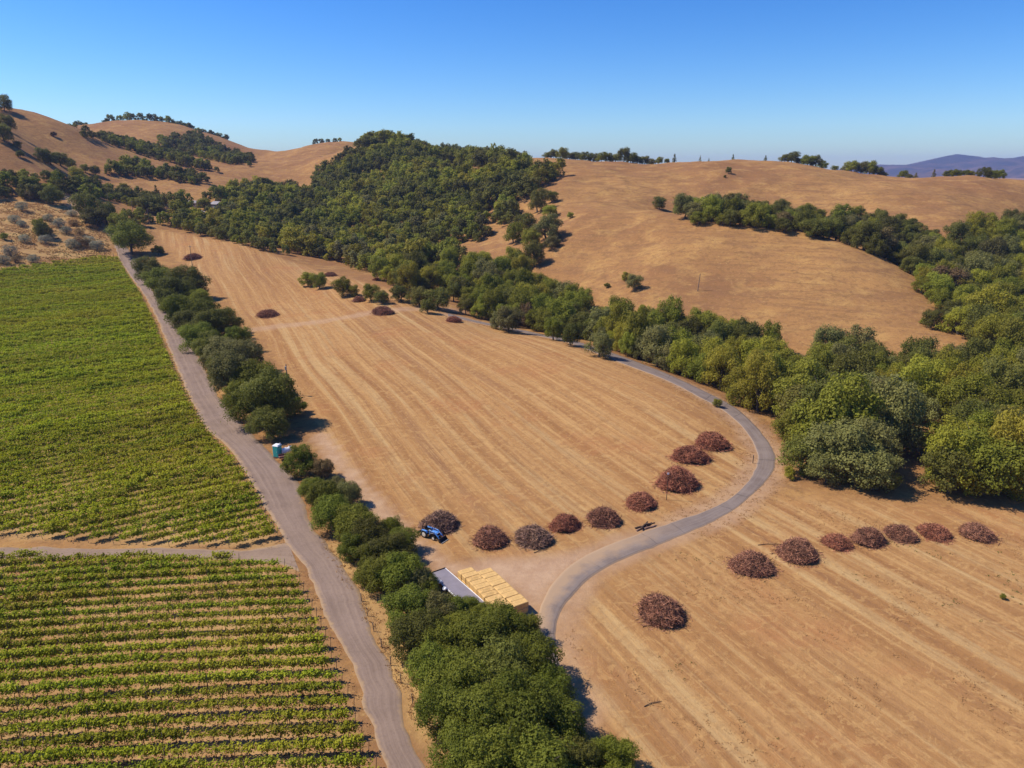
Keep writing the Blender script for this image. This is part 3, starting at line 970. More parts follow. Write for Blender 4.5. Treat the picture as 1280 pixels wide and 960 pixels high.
# ---- field edge and isolated plants: (px, py, radius px, kind, name, label, cat)
SINGLES = [
    (384, 347, 11, YL, 'field_bush', 'yellowish round bush at the upper end of the field strip', 'bush'),
    (399, 351, 10, GN, 'field_bush', 'dark green bush joined to the yellowish bush in the field', 'bush'),
    (428, 358, 13, GN, 'field_bush', 'round green bush standing alone in the field strip gap', 'bush'),
    (442, 364, 7, YL, 'field_bush', 'small yellow-green bush behind the round green field bush', 'bush'),
    (463, 366, 11, GN, 'field_bush', 'green bush beside the small brown brush pile on the field strip', 'bush'),
    (477, 370, 10, D_, 'field_bush', 'dark bush between green bush and the three-oak clump', 'bush'),
    (500, 364, 13, D_, 'field_oak', 'rounded dark oak first of the field-edge clump', 'oak tree'),
    (524, 368, 15, D_, 'field_oak', 'middle dark oak of the field-edge clump', 'oak tree'),
    (547, 370, 18, D_, 'field_oak', 'largest dark oak of the field-edge clump near the paved road', 'oak tree'),
    (534, 382, 10, D_, 'field_oak', 'low dark oak leaning below the field-edge clump', 'oak tree'),
    (897, 503, 6, GN, 'roadside_bush', 'small round bush alone at the paved road edge', 'bush'),
    (988, 592, 7, YL, 'roadside_bush', 'low yellowish bush below the paved bend by the creek wood', 'bush'),
    (1006, 590, 6, GN, 'roadside_bush', 'low green bush between paved bend and creek oaks', 'bush'),
    (990, 532, 24, GN, 'bend_oak', 'green leafy tree closest to the outside of the paved bend', 'tree'),
    (1004, 568, 25, D_, 'bend_oak', 'dark oak at the wood corner below the paved bend', 'oak tree'),
    (1036, 583, 22, GY, 'bend_oak', 'low grey-green oak at the wood corner near the two low bushes', 'oak tree'),
    (1100, 588, 24, GN, 'bend_oak', 'low green tree at the wood edge before the clearing', 'tree'),
    (1190, 588, 28, D_, 'bend_oak', 'dark oak at the wood edge just past the clearing', 'oak tree'),
    (1236, 580, 36, GN, 'bend_oak', 'broad green oak at the wood edge behind the last brush pile', 'oak tree'),
    (1275, 590, 26, YL, 'bend_oak', 'yellow-green tree at the wood edge beyond the broad green oak', 'tree'),
    (67, 167, 3, BR, 'hill_bush', 'dry bush on the left golden slope below its skyline', 'bush'),
    (22, 181, 4, GY, 'hill_bush', 'greyish bush on the left slope under the ridge oaks', 'bush'),
    (25, 192, 4, D_, 'hill_bush', 'dark bush on the left slope above the tree belt', 'bush'),
    (106, 211, 4, GN, 'hill_bush', 'small bush beside the western end of the meadow belt', 'bush'),
    (118, 212, 6, D_, 'hill_bush', 'dark bush at the western end of the meadow belt', 'bush'),
    (312, 205, 3, D_, 'hill_bush', 'tiny dark bush on the golden saddle below the summit', 'bush'),
    (154, 233, 6, GN, 'belt_oak', 'green oak in the gap of the left tree belt', 'oak tree'),
    (36, 226, 9, GN, 'belt_oak', 'lighter green oak rising from the left tree belt', 'oak tree'),
    (98, 221, 9, YL, 'belt_oak', 'yellowish tree rising from the left tree belt', 'tree'),
    (825, 253, 9, D_, 'gully_oak', 'round dark oak alone at the gully head on the golden hill', 'oak tree'),
    (713, 269, 4, GN, 'hill_bush', 'tiny bush on the golden slope beside the wood edge', 'bush'),
    (759, 356, 4, GN, 'hill_bush', 'small dark bush low on the dome hill beside the wood', 'bush'),
    (783, 345, 6, YL, 'hill_bush', 'yellowish bush low on the dome hill beside the grey tree', 'bush'),
    (793, 353, 10, GY, 'grey_tree', 'tall grey-green tree poking above the creek wood at the dome hill', 'tree'),
    (911, 213, 4, D_, 'hill_bush', 'dark bush on the upper golden hill below its skyline', 'bush'),
    (906, 220, 2, D_, 'hill_bush', 'tiny bush under the dark bush on the upper golden hill', 'bush'),
    (1156, 400, 5, GN, 'hill_bush', 'small bush at the dome hill foot near the right wood', 'bush'),
    (1165, 398, 11, D_, 'hill_oak', 'low dark oak at the dome hill corner beside the slope wood', 'oak tree'),
    (1254, 746, 3, GN, 'weed', 'small green weed alone in the mown field with swaths', 'weed'),
    (672, 252, 14, D_, 'slope_oak', 'upper dark oak of the column at the golden slope edge', 'oak tree'),
    (688, 262, 11, GN, 'slope_oak', 'small green oak under the upper oak at the golden slope edge', 'oak tree'),
    (684, 286, 17, GY, 'slope_oak', 'broad grey-green oak lowest of the column on the golden slope', 'oak tree'),
    (690, 244, 9, D_, 'slope_oak', 'small dark oak above the column at the golden slope edge', 'oak tree'),
    (664, 300, 13, GN, 'slope_oak', 'green oak at the foot of the column on the golden slope', 'oak tree'),
    (690, 303, 9, GY, 'slope_oak', 'small greyish oak beside the lowest oak of the golden slope', 'oak tree'),
    (642, 292, 13, GN, 'slope_oak', 'green oak inside the column beside the bare bank', 'oak tree'),
    (668, 318, 14, D_, 'slope_oak', 'dark oak between the column and the valley wood', 'oak tree'),
    (655, 275, 16, D_, 'slope_oak', 'dark oak beside the broad grey-green oak on the golden slope', 'oak tree'),
    (5, 137, 8, D_, 'ridge_oak', 'big dark oak topping the left ridge at the skyline', 'oak tree'),
    (8, 152, 9, D_, 'ridge_oak', 'dark oak just below the skyline oak on the left ridge', 'oak tree'),
    (3, 165, 10, D_, 'ridge_oak', 'dark oak lowest of the three on the left ridge', 'oak tree'),
    (54, 194, 8, D_, 'meadow_oak', 'first oak of the dark clump on the left golden slope', 'oak tree'),
    (63, 197, 8, D_, 'meadow_oak', 'second oak of the dark clump on the left golden slope', 'oak tree'),
    (74, 197, 9, D_, 'meadow_oak', 'tall oak ending the dark clump on the left golden slope', 'oak tree'),
    (87, 203, 6, D_, 'meadow_oak', 'small oak apart from the dark clump on the left golden slope', 'oak tree'),
    (107, 260, 13, D_, 'scrub_oak', 'upper dark oak of the clump above the scrub slope', 'oak tree'),
    (120, 268, 14, D_, 'scrub_oak', 'broad dark oak of the clump above the scrub slope', 'oak tree'),
    (132, 268, 12, D_, 'scrub_oak', 'dark oak ending the clump beside the road top', 'oak tree'),
    (64, 242, 11, D_, 'scrub_oak', 'round dark oak standing before the left tree belt', 'oak tree'),
    (150, 280, 12, GN, 'scrub_oak', 'green oak behind the lone roadside oak at the road top', 'oak tree'),
    (49, 283, 7, GN, 'scrub_bush', 'green bush among grey sage on the scrub slope', 'bush'),
    (54, 288, 8, D_, 'scrub_bush', 'dark round bush among grey sage on the scrub slope', 'bush'),
    (255, 254, 8, GN, 'house_tree', 'leafy green tree between the farmhouse and the barn', 'tree'),
    (283, 266, 9, D_, 'house_tree', 'dark oak standing before the grey barn', 'oak tree'),
    (229, 258, 5, GY, 'house_tree', 'low greyish bush beside the farmhouse chimney end', 'bush'),
    (5, 295, 4, GN, 'scrub_bush', 'small green bush low on the scrub slope', 'bush'),
]
for (px, py, rp, kind, nm, lab, cat) in SINGLES:
    r0 = rp * 200 / FPX
    p = at(px, py, r0 * .85)
    for _ in range(3):
        if p is None:
            break
        dist = math.sqrt(p[0] ** 2 + p[1] ** 2 + (CAM_H - p[2]) ** 2)
        r0 = 1.08 * rp * dist / FPX
        p = at(px, py, 0.85 * r0) if py > 145 else p
    if p is None:
        p = np.array([ray(px, py)[0] * 555, 555, 0])
        r0 = rp * 555 / FPX
    plant(nm, kind, 'mid', p[0], p[1], r0, 1.0, lab, cat)

# ---- sage and dry bushes of the scrub slope
sage = [(74, 284, 9), (57, 304, 9), (92, 310, 11), (102, 308, 11), (112, 305, 10), (122, 312, 10), (83, 292, 9), (93, 282, 8), (90, 270, 8), (14, 320, 11), (5, 330, 9), (20, 328, 7), (42, 328, 8), (18, 277, 8), (28, 283, 7), (38, 250, 9), (48, 248, 7), (28, 263, 8), (118, 280, 7), (100, 293, 8), (31, 303, 8), (60, 276, 7)]
for k, (px, py, rp) in enumerate(sage):
    p = at(px, py)
    rr = rp * p[1] / FPX * 1.0
    kd = 'sage' if k % 4 != 3 else 'drybush'
    nm = 'sage_bush' if kd == 'sage' else 'dry_bush'
    plant(nm, kd, 'mid', p[0], p[1], rr, .8, f'{"silvery grey sage" if kd == "sage" else "dry brownish"} bush, {ordinal(k + 1)} of the scrub above the vineyard top', 'shrub', 'sage bushes of the scrub slope')

# ---- woods: zones traced in the photo, filled by trees standing on the ground
ZONES = [
    # name, polygon of crown centres, spacing m, radius m, height factor, kinds weights, landmark, label phrase, individual?
    ('creek wood by the paved bend', [(965, 540), (985, 500), (1000, 470), (1060, 470), (1120, 500), (1110, 540), (1120, 575), (1060, 580), (1000, 560)], 8.0, (5.0, 7.0), 1.1, dict(leaf_grey=3, leaf_green=2, leaf_dark=2), (960, 575)),
    ('creek wood east of the clearing', [(1165, 505), (1240, 490), (1330, 500), (1330, 585), (1250, 580), (1180, 580), (1130, 575), (1125, 555), (1160, 545)], 8.0, (4.8, 6.8), 1.1, dict(leaf_dark=2, leaf_green=3, leaf_yellow=2), (1150, 540)),
    ('creek wood mid-band', [(1000, 440), (1070, 450), (1150, 465), (1210, 460), (1330, 455), (1330, 500), (1240, 490), (1165, 505), (1120, 500), (1060, 470), (1000, 470)], 8.0, (4.2, 6.0), 1.1, dict(leaf_yellow=4, leaf_grey=2, leaf_green=2), (1150, 540)),
    ('oak row at the dome hill foot', [(1005, 424), (1060, 428), (1130, 438), (1200, 438), (1230, 445), (1210, 460), (1150, 465), (1070, 450), (1000, 440)], 8.5, (5.5, 7.0), 1.05, dict(leaf_dark=5, leaf_grey=1), (1195, 418)),
    ('creek wood along the road', [(735, 400), (800, 384), (870, 394), (930, 406), (985, 425), (995, 470), (985, 500), (965, 530), (938, 508), (900, 482), (850, 462), (800, 440), (750, 425)], 7.6, (3.8, 5.6), 1.25, dict(leaf_yellow=4, leaf_green=3, leaf_grey=2, leaf_dark=1), (897, 503)),
    ('wood at the field corner', [(572, 372), (600, 345), (660, 340), (700, 365), (740, 378), (735, 400), (740, 420), (690, 408), (630, 396), (585, 385)], 8.0, (3.8, 5.6), 1.25, dict(leaf_dark=3, leaf_green=3, leaf_yellow=2, leaf_grey=1), (560, 396)),
    ('slope wood beside the dome hill', [(1150, 335), (1185, 300), (1240, 275), (1330, 262), (1330, 455), (1240, 445), (1215, 420), (1185, 385), (1155, 360)], 8.6, (4.6, 6.6), 1.1, dict(leaf_green=3, leaf_yellow=2, leaf_dark=3, leaf_grey=1), (1165, 398)),
    ('gully wood behind the dome hill', [(846, 260), (870, 256), (900, 254), (960, 258), (1040, 262), (1100, 268), (1150, 282), (1185, 300), (1150, 335), (1120, 318), (1080, 298), (1030, 284), (960, 274), (900, 271), (862, 268)], 8.6, (4.6, 6.4), 1.0, dict(leaf_dark=5, leaf_green=2, leaf_grey=1), (825, 258)),
    ('valley wood below the bare banks', [(470, 335), (530, 330), (600, 322), (655, 320), (665, 340), (600, 345), (572, 365), (550, 352), (500, 348)], 8.6, (4.0, 5.6), 1.2, dict(leaf_green=3, leaf_yellow=3, leaf_dark=2), (500, 364)),
]
SKIP = [(1112, 500, 1180, 562), (1150, 415, 1212, 436), (552, 294, 592, 316), (585, 270, 622, 284), (612, 253, 632, 262)]
allpts = []


def zone_points(poly, spacing, hc, seed):
    r = np.random.default_rng(seed)
    pp = [at(px, min(py + 12, 900)) for px, py in poly]
    pp = [p for p in pp if p is not None]
    xs, ys = [p[0] for p in pp], [p[1] for p in pp]
    gxx = np.arange(min(xs) - 40, max(xs) + 40, spacing)
    gyy = np.arange(max(60, min(ys) - 60), max(ys) + 90, spacing * .87)
    X, Y = np.meshgrid(gxx, gyy)
    X = X + (np.arange(len(gyy)) % 2)[:, None] * spacing / 2
    X = (X + r.uniform(-.3, .3, X.shape) * spacing).ravel()
    Y = (Y + r.uniform(-.3, .3, Y.shape) * spacing).ravel()
    Z = hz(X, Y)
    px, py = project(X, Y, Z + hc)
    ok = inside(px, py, poly)
    for a, b, c, d in SKIP:
        ok &= ~((px > a) & (px < c) & (py > b) & (py < d))
    X, Y, Z, px, py = X[ok], Y[ok], Z[ok], px[ok], py[ok]
    t = np.linspace(0.3, 0.985, 70)[None, :]
    blocked = (hz(X[:, None] * t, Y[:, None] * t) > CAM_H + (Z[:, None] + 2 * hc - CAM_H) * t).any(1)
    ok = ~blocked
    return X[ok], Y[ok], px[ok], py[ok]


NAMES = {'leaf_brown': ('half_bare_tree', 'brownish half-bare tree', 'tree'), 'leaf_dark': ('oak_tree', 'dark green oak', 'oak tree'), 'leaf_green': ('leafy_tree', 'mid green leafy tree', 'tree'), 'leaf_yellow': ('willow_tree', 'yellow-green leafy tree', 'tree'), 'leaf_grey': ('grey_oak_tree', 'grey-green oak', 'oak tree')}
n_ind = 0
for zi, (zn, poly, spc, rad, zs, kinds, lm) in enumerate(ZONES):
    X, Y, px, py = zone_points(poly, spc * .86, 0.85 * sum(rad) / 2 * zs, 50 + zi)
    ks, ws = list(kinds), np.array(list(kinds.values()), float)
    nf = fbm(X / 26, Y / 26, 60 + zi, 3)
    order = np.argsort(np.argsort(nf)) / max(1, len(nf) - 1)
    order = np.clip(order + rng.normal(0, .16, len(order)), 0, 1)
    cum = np.cumsum(ws) / ws.sum()
    kk = [ks[min(int(np.searchsorted(cum, o)), len(ks) - 1)] for o in order]
    rd_ = dist_line(X, Y, (ground_line(PAVED_L) + ground_line(PAVED_R)) / 2)
    L = at(*lm)
    dd = np.hypot(X - L[0], Y - L[1])
    cnt = {}
    for i in np.argsort(dd):
        k = kk[i]
        if rd_[i] < 5.0:
            continue
        if random.random() < .015 and zi > 2:
            k = 'leaf_brown'
        cnt[k] = cnt.get(k, 0) + 1
        nm, desc, cat = NAMES[k]
        r0 = min(random.uniform(rad[0] - 1.3, rad[1]), max(2.2, rd_[i] - 2.0))
        plant(nm, k, 'mid', float(X[i]), float(Y[i]), r0, zs, None, cat, f'{desc}s of the {zn}')['label'] = f'{desc}, {zn}, {ordinal(cnt[k])} from {{}}'
        n_ind += 1
LM_TXT = ['the road bend', 'the clearing', 'the clearing', "the hill's corner", 'the roadside bush', "the road's end", 'the low dark oak', 'the lone round oak', 'the field clump']
for o in COL.objects:
    l = o.get('label')
    if l and '{}' in l:
        for z, t in zip(ZONES, LM_TXT):
            if f', {z[0]},' in l:
                o['label'] = l.replace('{}', t)
print('individual wood trees', n_ind)

# ---- skyline trees
SKY_T = [(685, 192, 5), (692, 192, 5), (703, 192, 7), (712, 193, 6), (722, 192, 7), (733, 191, 8), (741, 192, 7), (752, 194, 6), (760, 193, 6), (770, 191, 8), (780, 192, 7), (789, 193, 6), (797, 193, 6), (806, 194, 5), (815, 195, 5), (824, 196, 4), (834, 196.5, 3.5), (843, 198, 3),
         (981, 195, 6), (990, 194, 7), (1000, 195, 6), (1010, 195, 6), (1020, 195, 6), (1028, 198, 6), (1044, 207, 4), (1057, 211, 5), (1064, 209, 6), (1076, 210, 7), (1087, 211, 7), (1097, 213, 6), (1104, 214, 4),
         (1128, 216, 5), (1137, 215, 5), (1145, 217, 3), (1167, 218, 3), (1186, 216, 5), (1195, 215, 6), (1206, 215, 5), (1213, 215, 5), (1229, 215, 6), (1240, 214, 7), (1250, 215, 6), (957, 197, 2.4), (875, 199, 2), (916, 199, 2), (886, 199, 1.6)]
for k, (px, py, rp) in enumerate(SKY_T):
    # stand just past the crest
    dx, dz = ray(px, py + rp * .9)
    Ys = np.arange(420, 700, 2.0)
    el = (hz(dx * Ys, Ys) - CAM_H) / Ys
    Yc = Ys[np.argmax(el)] + 6
    r0 = rp * Yc / FPX
    zc = CAM_H + ray(px, py)[1] * Yc
    kind = random.choice([D_, D_, GN, GY]) if rp > 3 else 'conifer'
    x = float(dx * Yc)
    zg = float(hz(x, Yc))
    sink = max(0.1 * r0, min(r0 * 0.9, zg + 0.70 * r0 - zc))
    plant('skyline_tree', kind, 'mid', x, float(Yc), r0 * random.uniform(1.05, 1.5), random.uniform(.7, .95), f'small tree on the golden hill skyline, {ordinal(k + 1)} past the wooded peak', 'tree', 'trees on the golden hill skyline', sink=sink)

# ---- distant woods, seen as masses
FAR_WOODS = [
    ('peak_woods', 'wooded peak covered in mixed oaks behind the valley', [(392, 222), (412, 203), (440, 190), (455, 173), (478, 168), (500, 174), (528, 186), (545, 199), (560, 208), (600, 213), (640, 210), (694, 210), (697, 214), (680, 224), (662, 240), (640, 252), (620, 260), (560, 268), (500, 262), (430, 255), (392, 242)], 8.5, (4.4, 6.4), dict(leaf_dark=4, leaf_green=3, leaf_yellow=1)),
    ('valley_woods', 'valley filled with mixed green trees behind the mown field', [(218, 257), (262, 242), (330, 230), (392, 242), (430, 255), (500, 262), (560, 268), (620, 258), (650, 250), (640, 270), (612, 288), (580, 300), (600, 318), (520, 328), (470, 333), (420, 318), (360, 304), (300, 288), (222, 276)], 8.2, (4.0, 6.0), dict(leaf_dark=3, leaf_green=4, leaf_yellow=3, leaf_grey=1)),
    ('ridge_woods', 'oak belt running down the left golden ridge', [(85, 161), (125, 166), (200, 182), (262, 205), (282, 212), (240, 206), (180, 190), (130, 172)], 9, (4.5, 6), dict(leaf_dark=4, leaf_green=1)),
    ('upper_ridge_woods', 'oak belt below the bald left summit', [(195, 170), (236, 164), (262, 170), (285, 186), (318, 198), (290, 201), (240, 190), (200, 178)], 9, (4.5, 6.5), dict(leaf_dark=4, leaf_green=1)),
    ('meadow_woods', 'tree belt between the two left golden meadows', [(128, 206), (170, 199), (200, 212), (253, 219), (255, 225), (180, 216), (128, 212)], 8, (4.5, 6.5), dict(leaf_green=3, leaf_dark=2)),
    ('slope_woods', 'tree belt above the scrub slope and gravel road top', [(-40, 218), (40, 216), (90, 220), (140, 231), (200, 244), (212, 258), (190, 262), (150, 245), (100, 239), (60, 238), (30, 243), (-40, 240)], 8, (4.2, 6.2), dict(leaf_dark=5, leaf_green=2)),
    ('lower_belt_woods', 'tree belt behind the top of the mown field', [(150, 268), (200, 268), (222, 272), (280, 286), (340, 304), (390, 318), (360, 312), (280, 294), (200, 274), (165, 276)], 7, (3.5, 5), dict(leaf_green=3, leaf_dark=3)),
    ('house_ridge_woods', 'far tree-covered ridge around the pale skyline house', [(505, 181), (535, 184), (560, 188), (600, 193), (640, 197), (660, 201), (655, 205), (600, 203), (560, 198), (520, 194)], 10, (5, 7), dict(leaf_dark=3, leaf_green=2)),
]
SUMMIT = [(132, 153), (140, 149), (150, 147), (160, 145), (168, 144), (176, 144), (184, 145), (192, 147), (200, 149), (208, 151), (216, 154), (224, 157), (232, 160), (240, 162), (247, 164), (254, 165), (262, 167), (270, 171), (276, 175), (282, 180), (100, 160), (108, 160), (92, 162), (394, 171), (402, 170), (410, 169.5), (418, 170), (424, 169.5)]
SKIP.append((234, 246, 284, 270))
SKIP.append((425, 281, 482, 291))
MKEYS = ['leaf_dark', 'leaf_green', 'leaf_yellow', 'leaf_grey']


def mass(name, label, X, Y, radii, ks, zs=1.1, sinks=None):
    Vs, Fs, mi, tone, off = [], [], [], [], 0
    for i in range(len(X)):
        r0 = radii[i]
        mc, mt, V, F = proto_mesh(ks[i], 'far', random.randrange(3))
        a = random.uniform(0, 6.28)
        ca, sa = math.cos(a), math.sin(a)
        W = np.empty_like(V)
        W[:, 0] = (V[:, 0] * ca - V[:, 1] * sa) * r0
        W[:, 1] = (V[:, 0] * sa + V[:, 1] * ca) * r0
        W[:, 2] = V[:, 2] * r0 * zs * random.uniform(.85, 1.2)
        W += np.array([X[i], Y[i], float(hz(X[i], Y[i])) - (sinks[i] if sinks is not None else 0)])
        Vs.append(W)
        Fs.append(F + off)
        off += len(V)
        mi.append(np.full(len(F), MKEYS.index(ks[i])))
        tone.append(np.full(len(V), random.random()))
    me = mesh_np(name, np.concatenate(Vs), np.concatenate(Fs), [M[k] for k in MKEYS], np.concatenate(mi))
    a = me.attributes.new('tone', 'FLOAT', 'POINT')
    a.data.foreach_set('value', np.ascontiguousarray(np.concatenate(tone), np.float32))
    o = obj(name, me)
    print(name, len(X))
    return tag(o, label, 'woods', None, 'stuff')


for wi, (nm, lab, poly, spc, rad, kinds) in enumerate(FAR_WOODS):
    X, Y, px, py = zone_points(poly, spc, 0.9 * sum(rad) / 2, 90 + wi)
    ks, ws = list(kinds), np.array(list(kinds.values()), float)
    nf = fbm(X / 40, Y / 40, 160 + wi, 3)
    order = np.argsort(np.argsort(nf)) / max(1, len(nf) - 1)
    order = np.clip(order + rng.normal(0, .2, len(order)), 0, 1)
    cum = np.cumsum(ws) / ws.sum()
    kk = [ks[min(int(np.searchsorted(cum, o)), len(ks) - 1)] for o in order]
    mass(nm, lab, X, Y, [(1.12 if nm in ('peak_woods', 'valley_woods', 'house_ridge_woods') else .86) * random.uniform(rad[0] - 1.0, rad[1] + .6) for _ in X], kk)
XS, YS, RS, SS = [], [], [], []
for px, py in SUMMIT:
    dx, _ = ray(px, py + 6)
    Ys = np.arange(700, 1250, 3.0)
    Yc = Ys[np.argmax((hz(dx * Ys, Ys) - CAM_H) / Ys)] + 3
    x = float(dx * Yc)
    r0 = random.uniform(6, 8.5) if px < 300 else random.uniform(3.5, 5)
    zc = CAM_H + ray(px, py)[1] * Yc
    XS.append(x), YS.append(float(Yc)), RS.append(r0)
    SS.append(max(0.3 * r0, min(r0, float(hz(x, Yc)) + .9 * r0 - zc)))
mass('summit_woods', 'row of dark oaks along the bald left summit skyline', XS, YS, RS, [random.choice(['leaf_dark', 'leaf_dark', 'leaf_green']) for _ in XS], 1.0, SS)

# dark conifer and companions at the road top
for k, (px, py, rp, kind, lab) in enumerate([(197, 240, 9, 'conifer', 'tall dark conifer above the road top'), (184, 250, 12, D_, 'broad dark oak at the foot of the tall conifer'), (201, 254, 8, D_, 'small dark oak under the tall conifer')]):
    p = at(px, py + 14)
    plant('conifer_tree' if kind == 'conifer' else 'oak_tree', kind, 'mid', p[0], p[1], rp * p[1] / FPX * (0.75 if kind == 'conifer' else 1), 1.2 if kind == 'conifer' else 1, lab, 'tree')

# ------------------------------------------------------------------ vineyard
def row_runs(path, poly):
    """stretches of a sampled path that lie inside a ground polygon"""
    ins = inside(path[:, 0], path[:, 1], poly)
    runs, st = [], None
    for i, q in enumerate(ins):
        if q and st is None:
            st = i
        if st is not None and (not q or i == len(ins) - 1):
            if i - st > 6:
                runs.append(path[st:i])
            st = None
    return runs


def vine_row(path, dens,  leaf, lat, zlo, zhi, mat, stems, label, group, seed):
    r = np.random.default_rng(seed)
    base = np.array([path[0][0], path[0][1], float(hz(*path[0]))])
    step = np.linalg.norm(path[1] - path[0])
    Lm = step * (len(path) - 1)
    d = path[-1] - path[0]
    d /= np.linalg.norm(d)
    nrm2 = np.array([-d[1], d[0]])
    nv = max(2, int(Lm / (1.5 if stems else 1.75)))
    vs = (np.arange(nv) + .5) / nv * Lm + r.normal(0, .12, nv)
    vi = np.clip(vs / step, 0, len(path) - 1.01)
    i0 = vi.astype(int)
    VP = path[i0] + (path[i0 + 1] - path[i0]) * (vi - i0)[:, None]
    vig = fbm(VP[:, 0] / 9, VP[:, 1] / 9, 77, 3) * 1.5 - .22 + r.normal(0, .22, nv)
    weak = fbm(VP[:, 0] / 16, VP[:, 1] / 16, 91, 2)
    vig = np.clip(vig + .12 - np.where(weak > .62, .25, 0), 0.2, 1.1)
    vig[r.random(nv) < 0.03] = 0.03
    m = np.maximum(2, (dens * 1.5 * (0.30 + 0.85 * vig)).astype(int))
    idx = np.repeat(np.arange(nv), m)
    N = len(idx)
    top = (zlo + (zhi - zlo) * (0.52 + 0.5 * vig) * r.uniform(.9, 1.12, nv))[idx]
    along = r.normal(0, .46 if stems else .52, N)
    t = r.beta(1.6, 1.25, N)
    shoot = np.sin(along * 9 + r.uniform(0, 6, nv)[idx]) * .12
    z = zlo + (top - zlo) * t + shoot * t
    y = r.normal(0, lat, N) * (0.65 + .5 * t)
    P2 = VP[idx] + d[None, :] * along[:, None] + nrm2[None, :] * y[:, None]
    gz = hz(P2[:, 0], P2[:, 1])
    c = np.stack([P2[:, 0], P2[:, 1], gz + z], 1) - base
    nn = r.normal(0, .5, (N, 3)) + np.array([-.35, -.1, .75]) + np.concatenate([nrm2[None, :] * np.sign(y)[:, None] * .5, np.zeros((N, 1))], 1)
    V, F = kites(c, nn, leaf * r.uniform(.6, 1.4, N), .8)
    root = empty('vine_row', base)
    tag(root, label, 'vine row', group)
    obj('foliage', mesh_np('foliage', V, F, [mat]), root)
    if stems:
        mb = MB()
        for k in range(nv):
            q = np.array([VP[k][0], VP[k][1], float(hz(*VP[k]))]) - base
            mb.tube([q + (0, 0, -.05), q + (r.normal(0, .05), r.normal(0, .05), .5), q + (r.normal(0, .06), r.normal(0, .06), .95)], [.05, .035, .025], 4)
        cor = []
        for k in np.argsort(vs):
            cor.append(np.array([VP[k][0], VP[k][1], float(hz(*VP[k])) + .93]) - base)
        mb.tube(cor, .025, 4)
        mb.build('vine_stems', M['vine_wood'], root)
        mb = MB()
        for s_ in np.arange(3.0, Lm, 6.0):
            q2 = path[0] + d * s_
            q = np.array([q2[0], q2[1], float(hz(*q2))]) - base
            mb.tube([q + (0, 0, -.1), q + (0, 0, 1.75)], .035, 4)
        e0, e1 = base - base, np.array([path[-1][0], path[-1][1], float(hz(*path[-1]))]) - base
        mb.tube([e0 + (0, 0, 1.0), e1 + (0, 0, 1.0)], .008, 3)
        mb.build('trellis', M['post'], root)
    for e, sgn in ((path[0], -1), (path[-1], 1)):
        q = np.array([*(e + d * sgn * (0.6 if stems else .3)), 0])
        q[2] = float(hz(q[0], q[1]))
        q -= base
        MB().tube([q + (0, 0, -.1), q + np.array([d[0] * sgn * .12, d[1] * sgn * .12, 1.45 if stems else 1.3])], .032 if stems else .03, 5).build('end_post', M['post'], root)


# upper block: straight rows square to the gravel road
az = R(58)
dv, nv_ = np.array([math.sin(az), math.cos(az)]), np.array([-math.cos(az), math.sin(az)])
pf = G['vf']
o_ = pf @ nv_
a_ = pf @ dv
k = 0
offs, q_ = [], o_.min() + .8
while q_ < o_.max():
    offs.append(q_)
    q_ += 2.4 + .45 * float(sstep(70, 170, q_ - o_.min()))
for off in offs:
    tt = np.arange(a_.min() - 1, a_.max() + 1, .5)
    path = nv_[None, :] * off + dv[None, :] * tt[:, None]
    for run in row_runs(path, pf):
        k += 1
        far = run[:, 1].mean() > 170
        vine_row(run, 200 if not far else 130, .28 if not far else .36, .32, .45, 1.95, M['vine_far'], False,
                 f'{ordinal(k)} vine row up from the dirt lane in the dense upper vineyard block', 'vine rows of the upper block', 500 + k)
print('upper rows', k)
# lower block: gently curved rows
pn = G['vn']
ytop, ybot = pn[:, 1].max(), pn[:, 1].min()
k = 0
for y0 in np.arange(ytop + 6, ybot - 8, -1.86):
    xx = np.arange(-95, 5, .5)
    path = np.stack([xx, y0 - 0.00125 * xx ** 2 - 0.01 * xx], 1)
    for run in row_runs(path, pn):
        k += 1
        vine_row(run, 215, .22, .215, .62, 1.78, M['vine_near'], True,
                 f'{ordinal(k)} vine row down from the dirt lane in the lower vineyard block', 'vine rows of the lower block', 900 + k)
print('lower rows', k)


# ------------------------------------------------------------------ dry grass and weeds
def grass(name, label, mat, areas):
    C, N_, S = [], [], []
    for X, Y, sz in areas:
        m = 7
        x = np.repeat(X, m) + rng.normal(0, .16, len(X) * m)
        y = np.repeat(Y, m) + rng.normal(0, .16, len(Y) * m)
        q = np.repeat(sz, m) * rng.uniform(.5, 1.3, len(x))
        C.append(np.stack([x, y, hz(x, y) + q * .35], 1))
        N_.append(rng.normal(0, .6, (len(x), 3)) + np.array([-.5, 0, .8]))
        S.append(q)
    V, F = kites(np.concatenate(C), np.concatenate(N_), np.concatenate(S), .45)
    tag(obj(name, mesh_np(name, V, F, [mat])), label, 'grass', None, 'stuff')


def scatter(poly, n, cl=0.5, scale=6.0, seed=1):
    lo, hi = poly.min(0), poly.max(0)
    X, Y = rng.uniform(lo[0], hi[0], n), rng.uniform(lo[1], hi[1], n)
    ok = inside(X, Y, poly) & (fbm(X / scale, Y / scale, seed, 3) > cl)
    return X[ok], Y[ok]


def beside(line, n, w0, w1, side):
    L = ground_line(line)
    s_ = np.concatenate([[0], np.cumsum(np.linalg.norm(np.diff(L, axis=0), axis=1))])
    q = rng.uniform(0, s_[-1], n)
    T = np.stack([np.interp(q, s_, np.gradient(L[:, k], s_)) for k in (0, 1)], 1)
    T /= np.linalg.norm(T, axis=1, keepdims=True)
    o = rng.uniform(w0, w1, n) * side
    return np.interp(q, s_, L[:, 0]) + T[:, 1] * o, np.interp(q, s_, L[:, 1]) - T[:, 0] * o


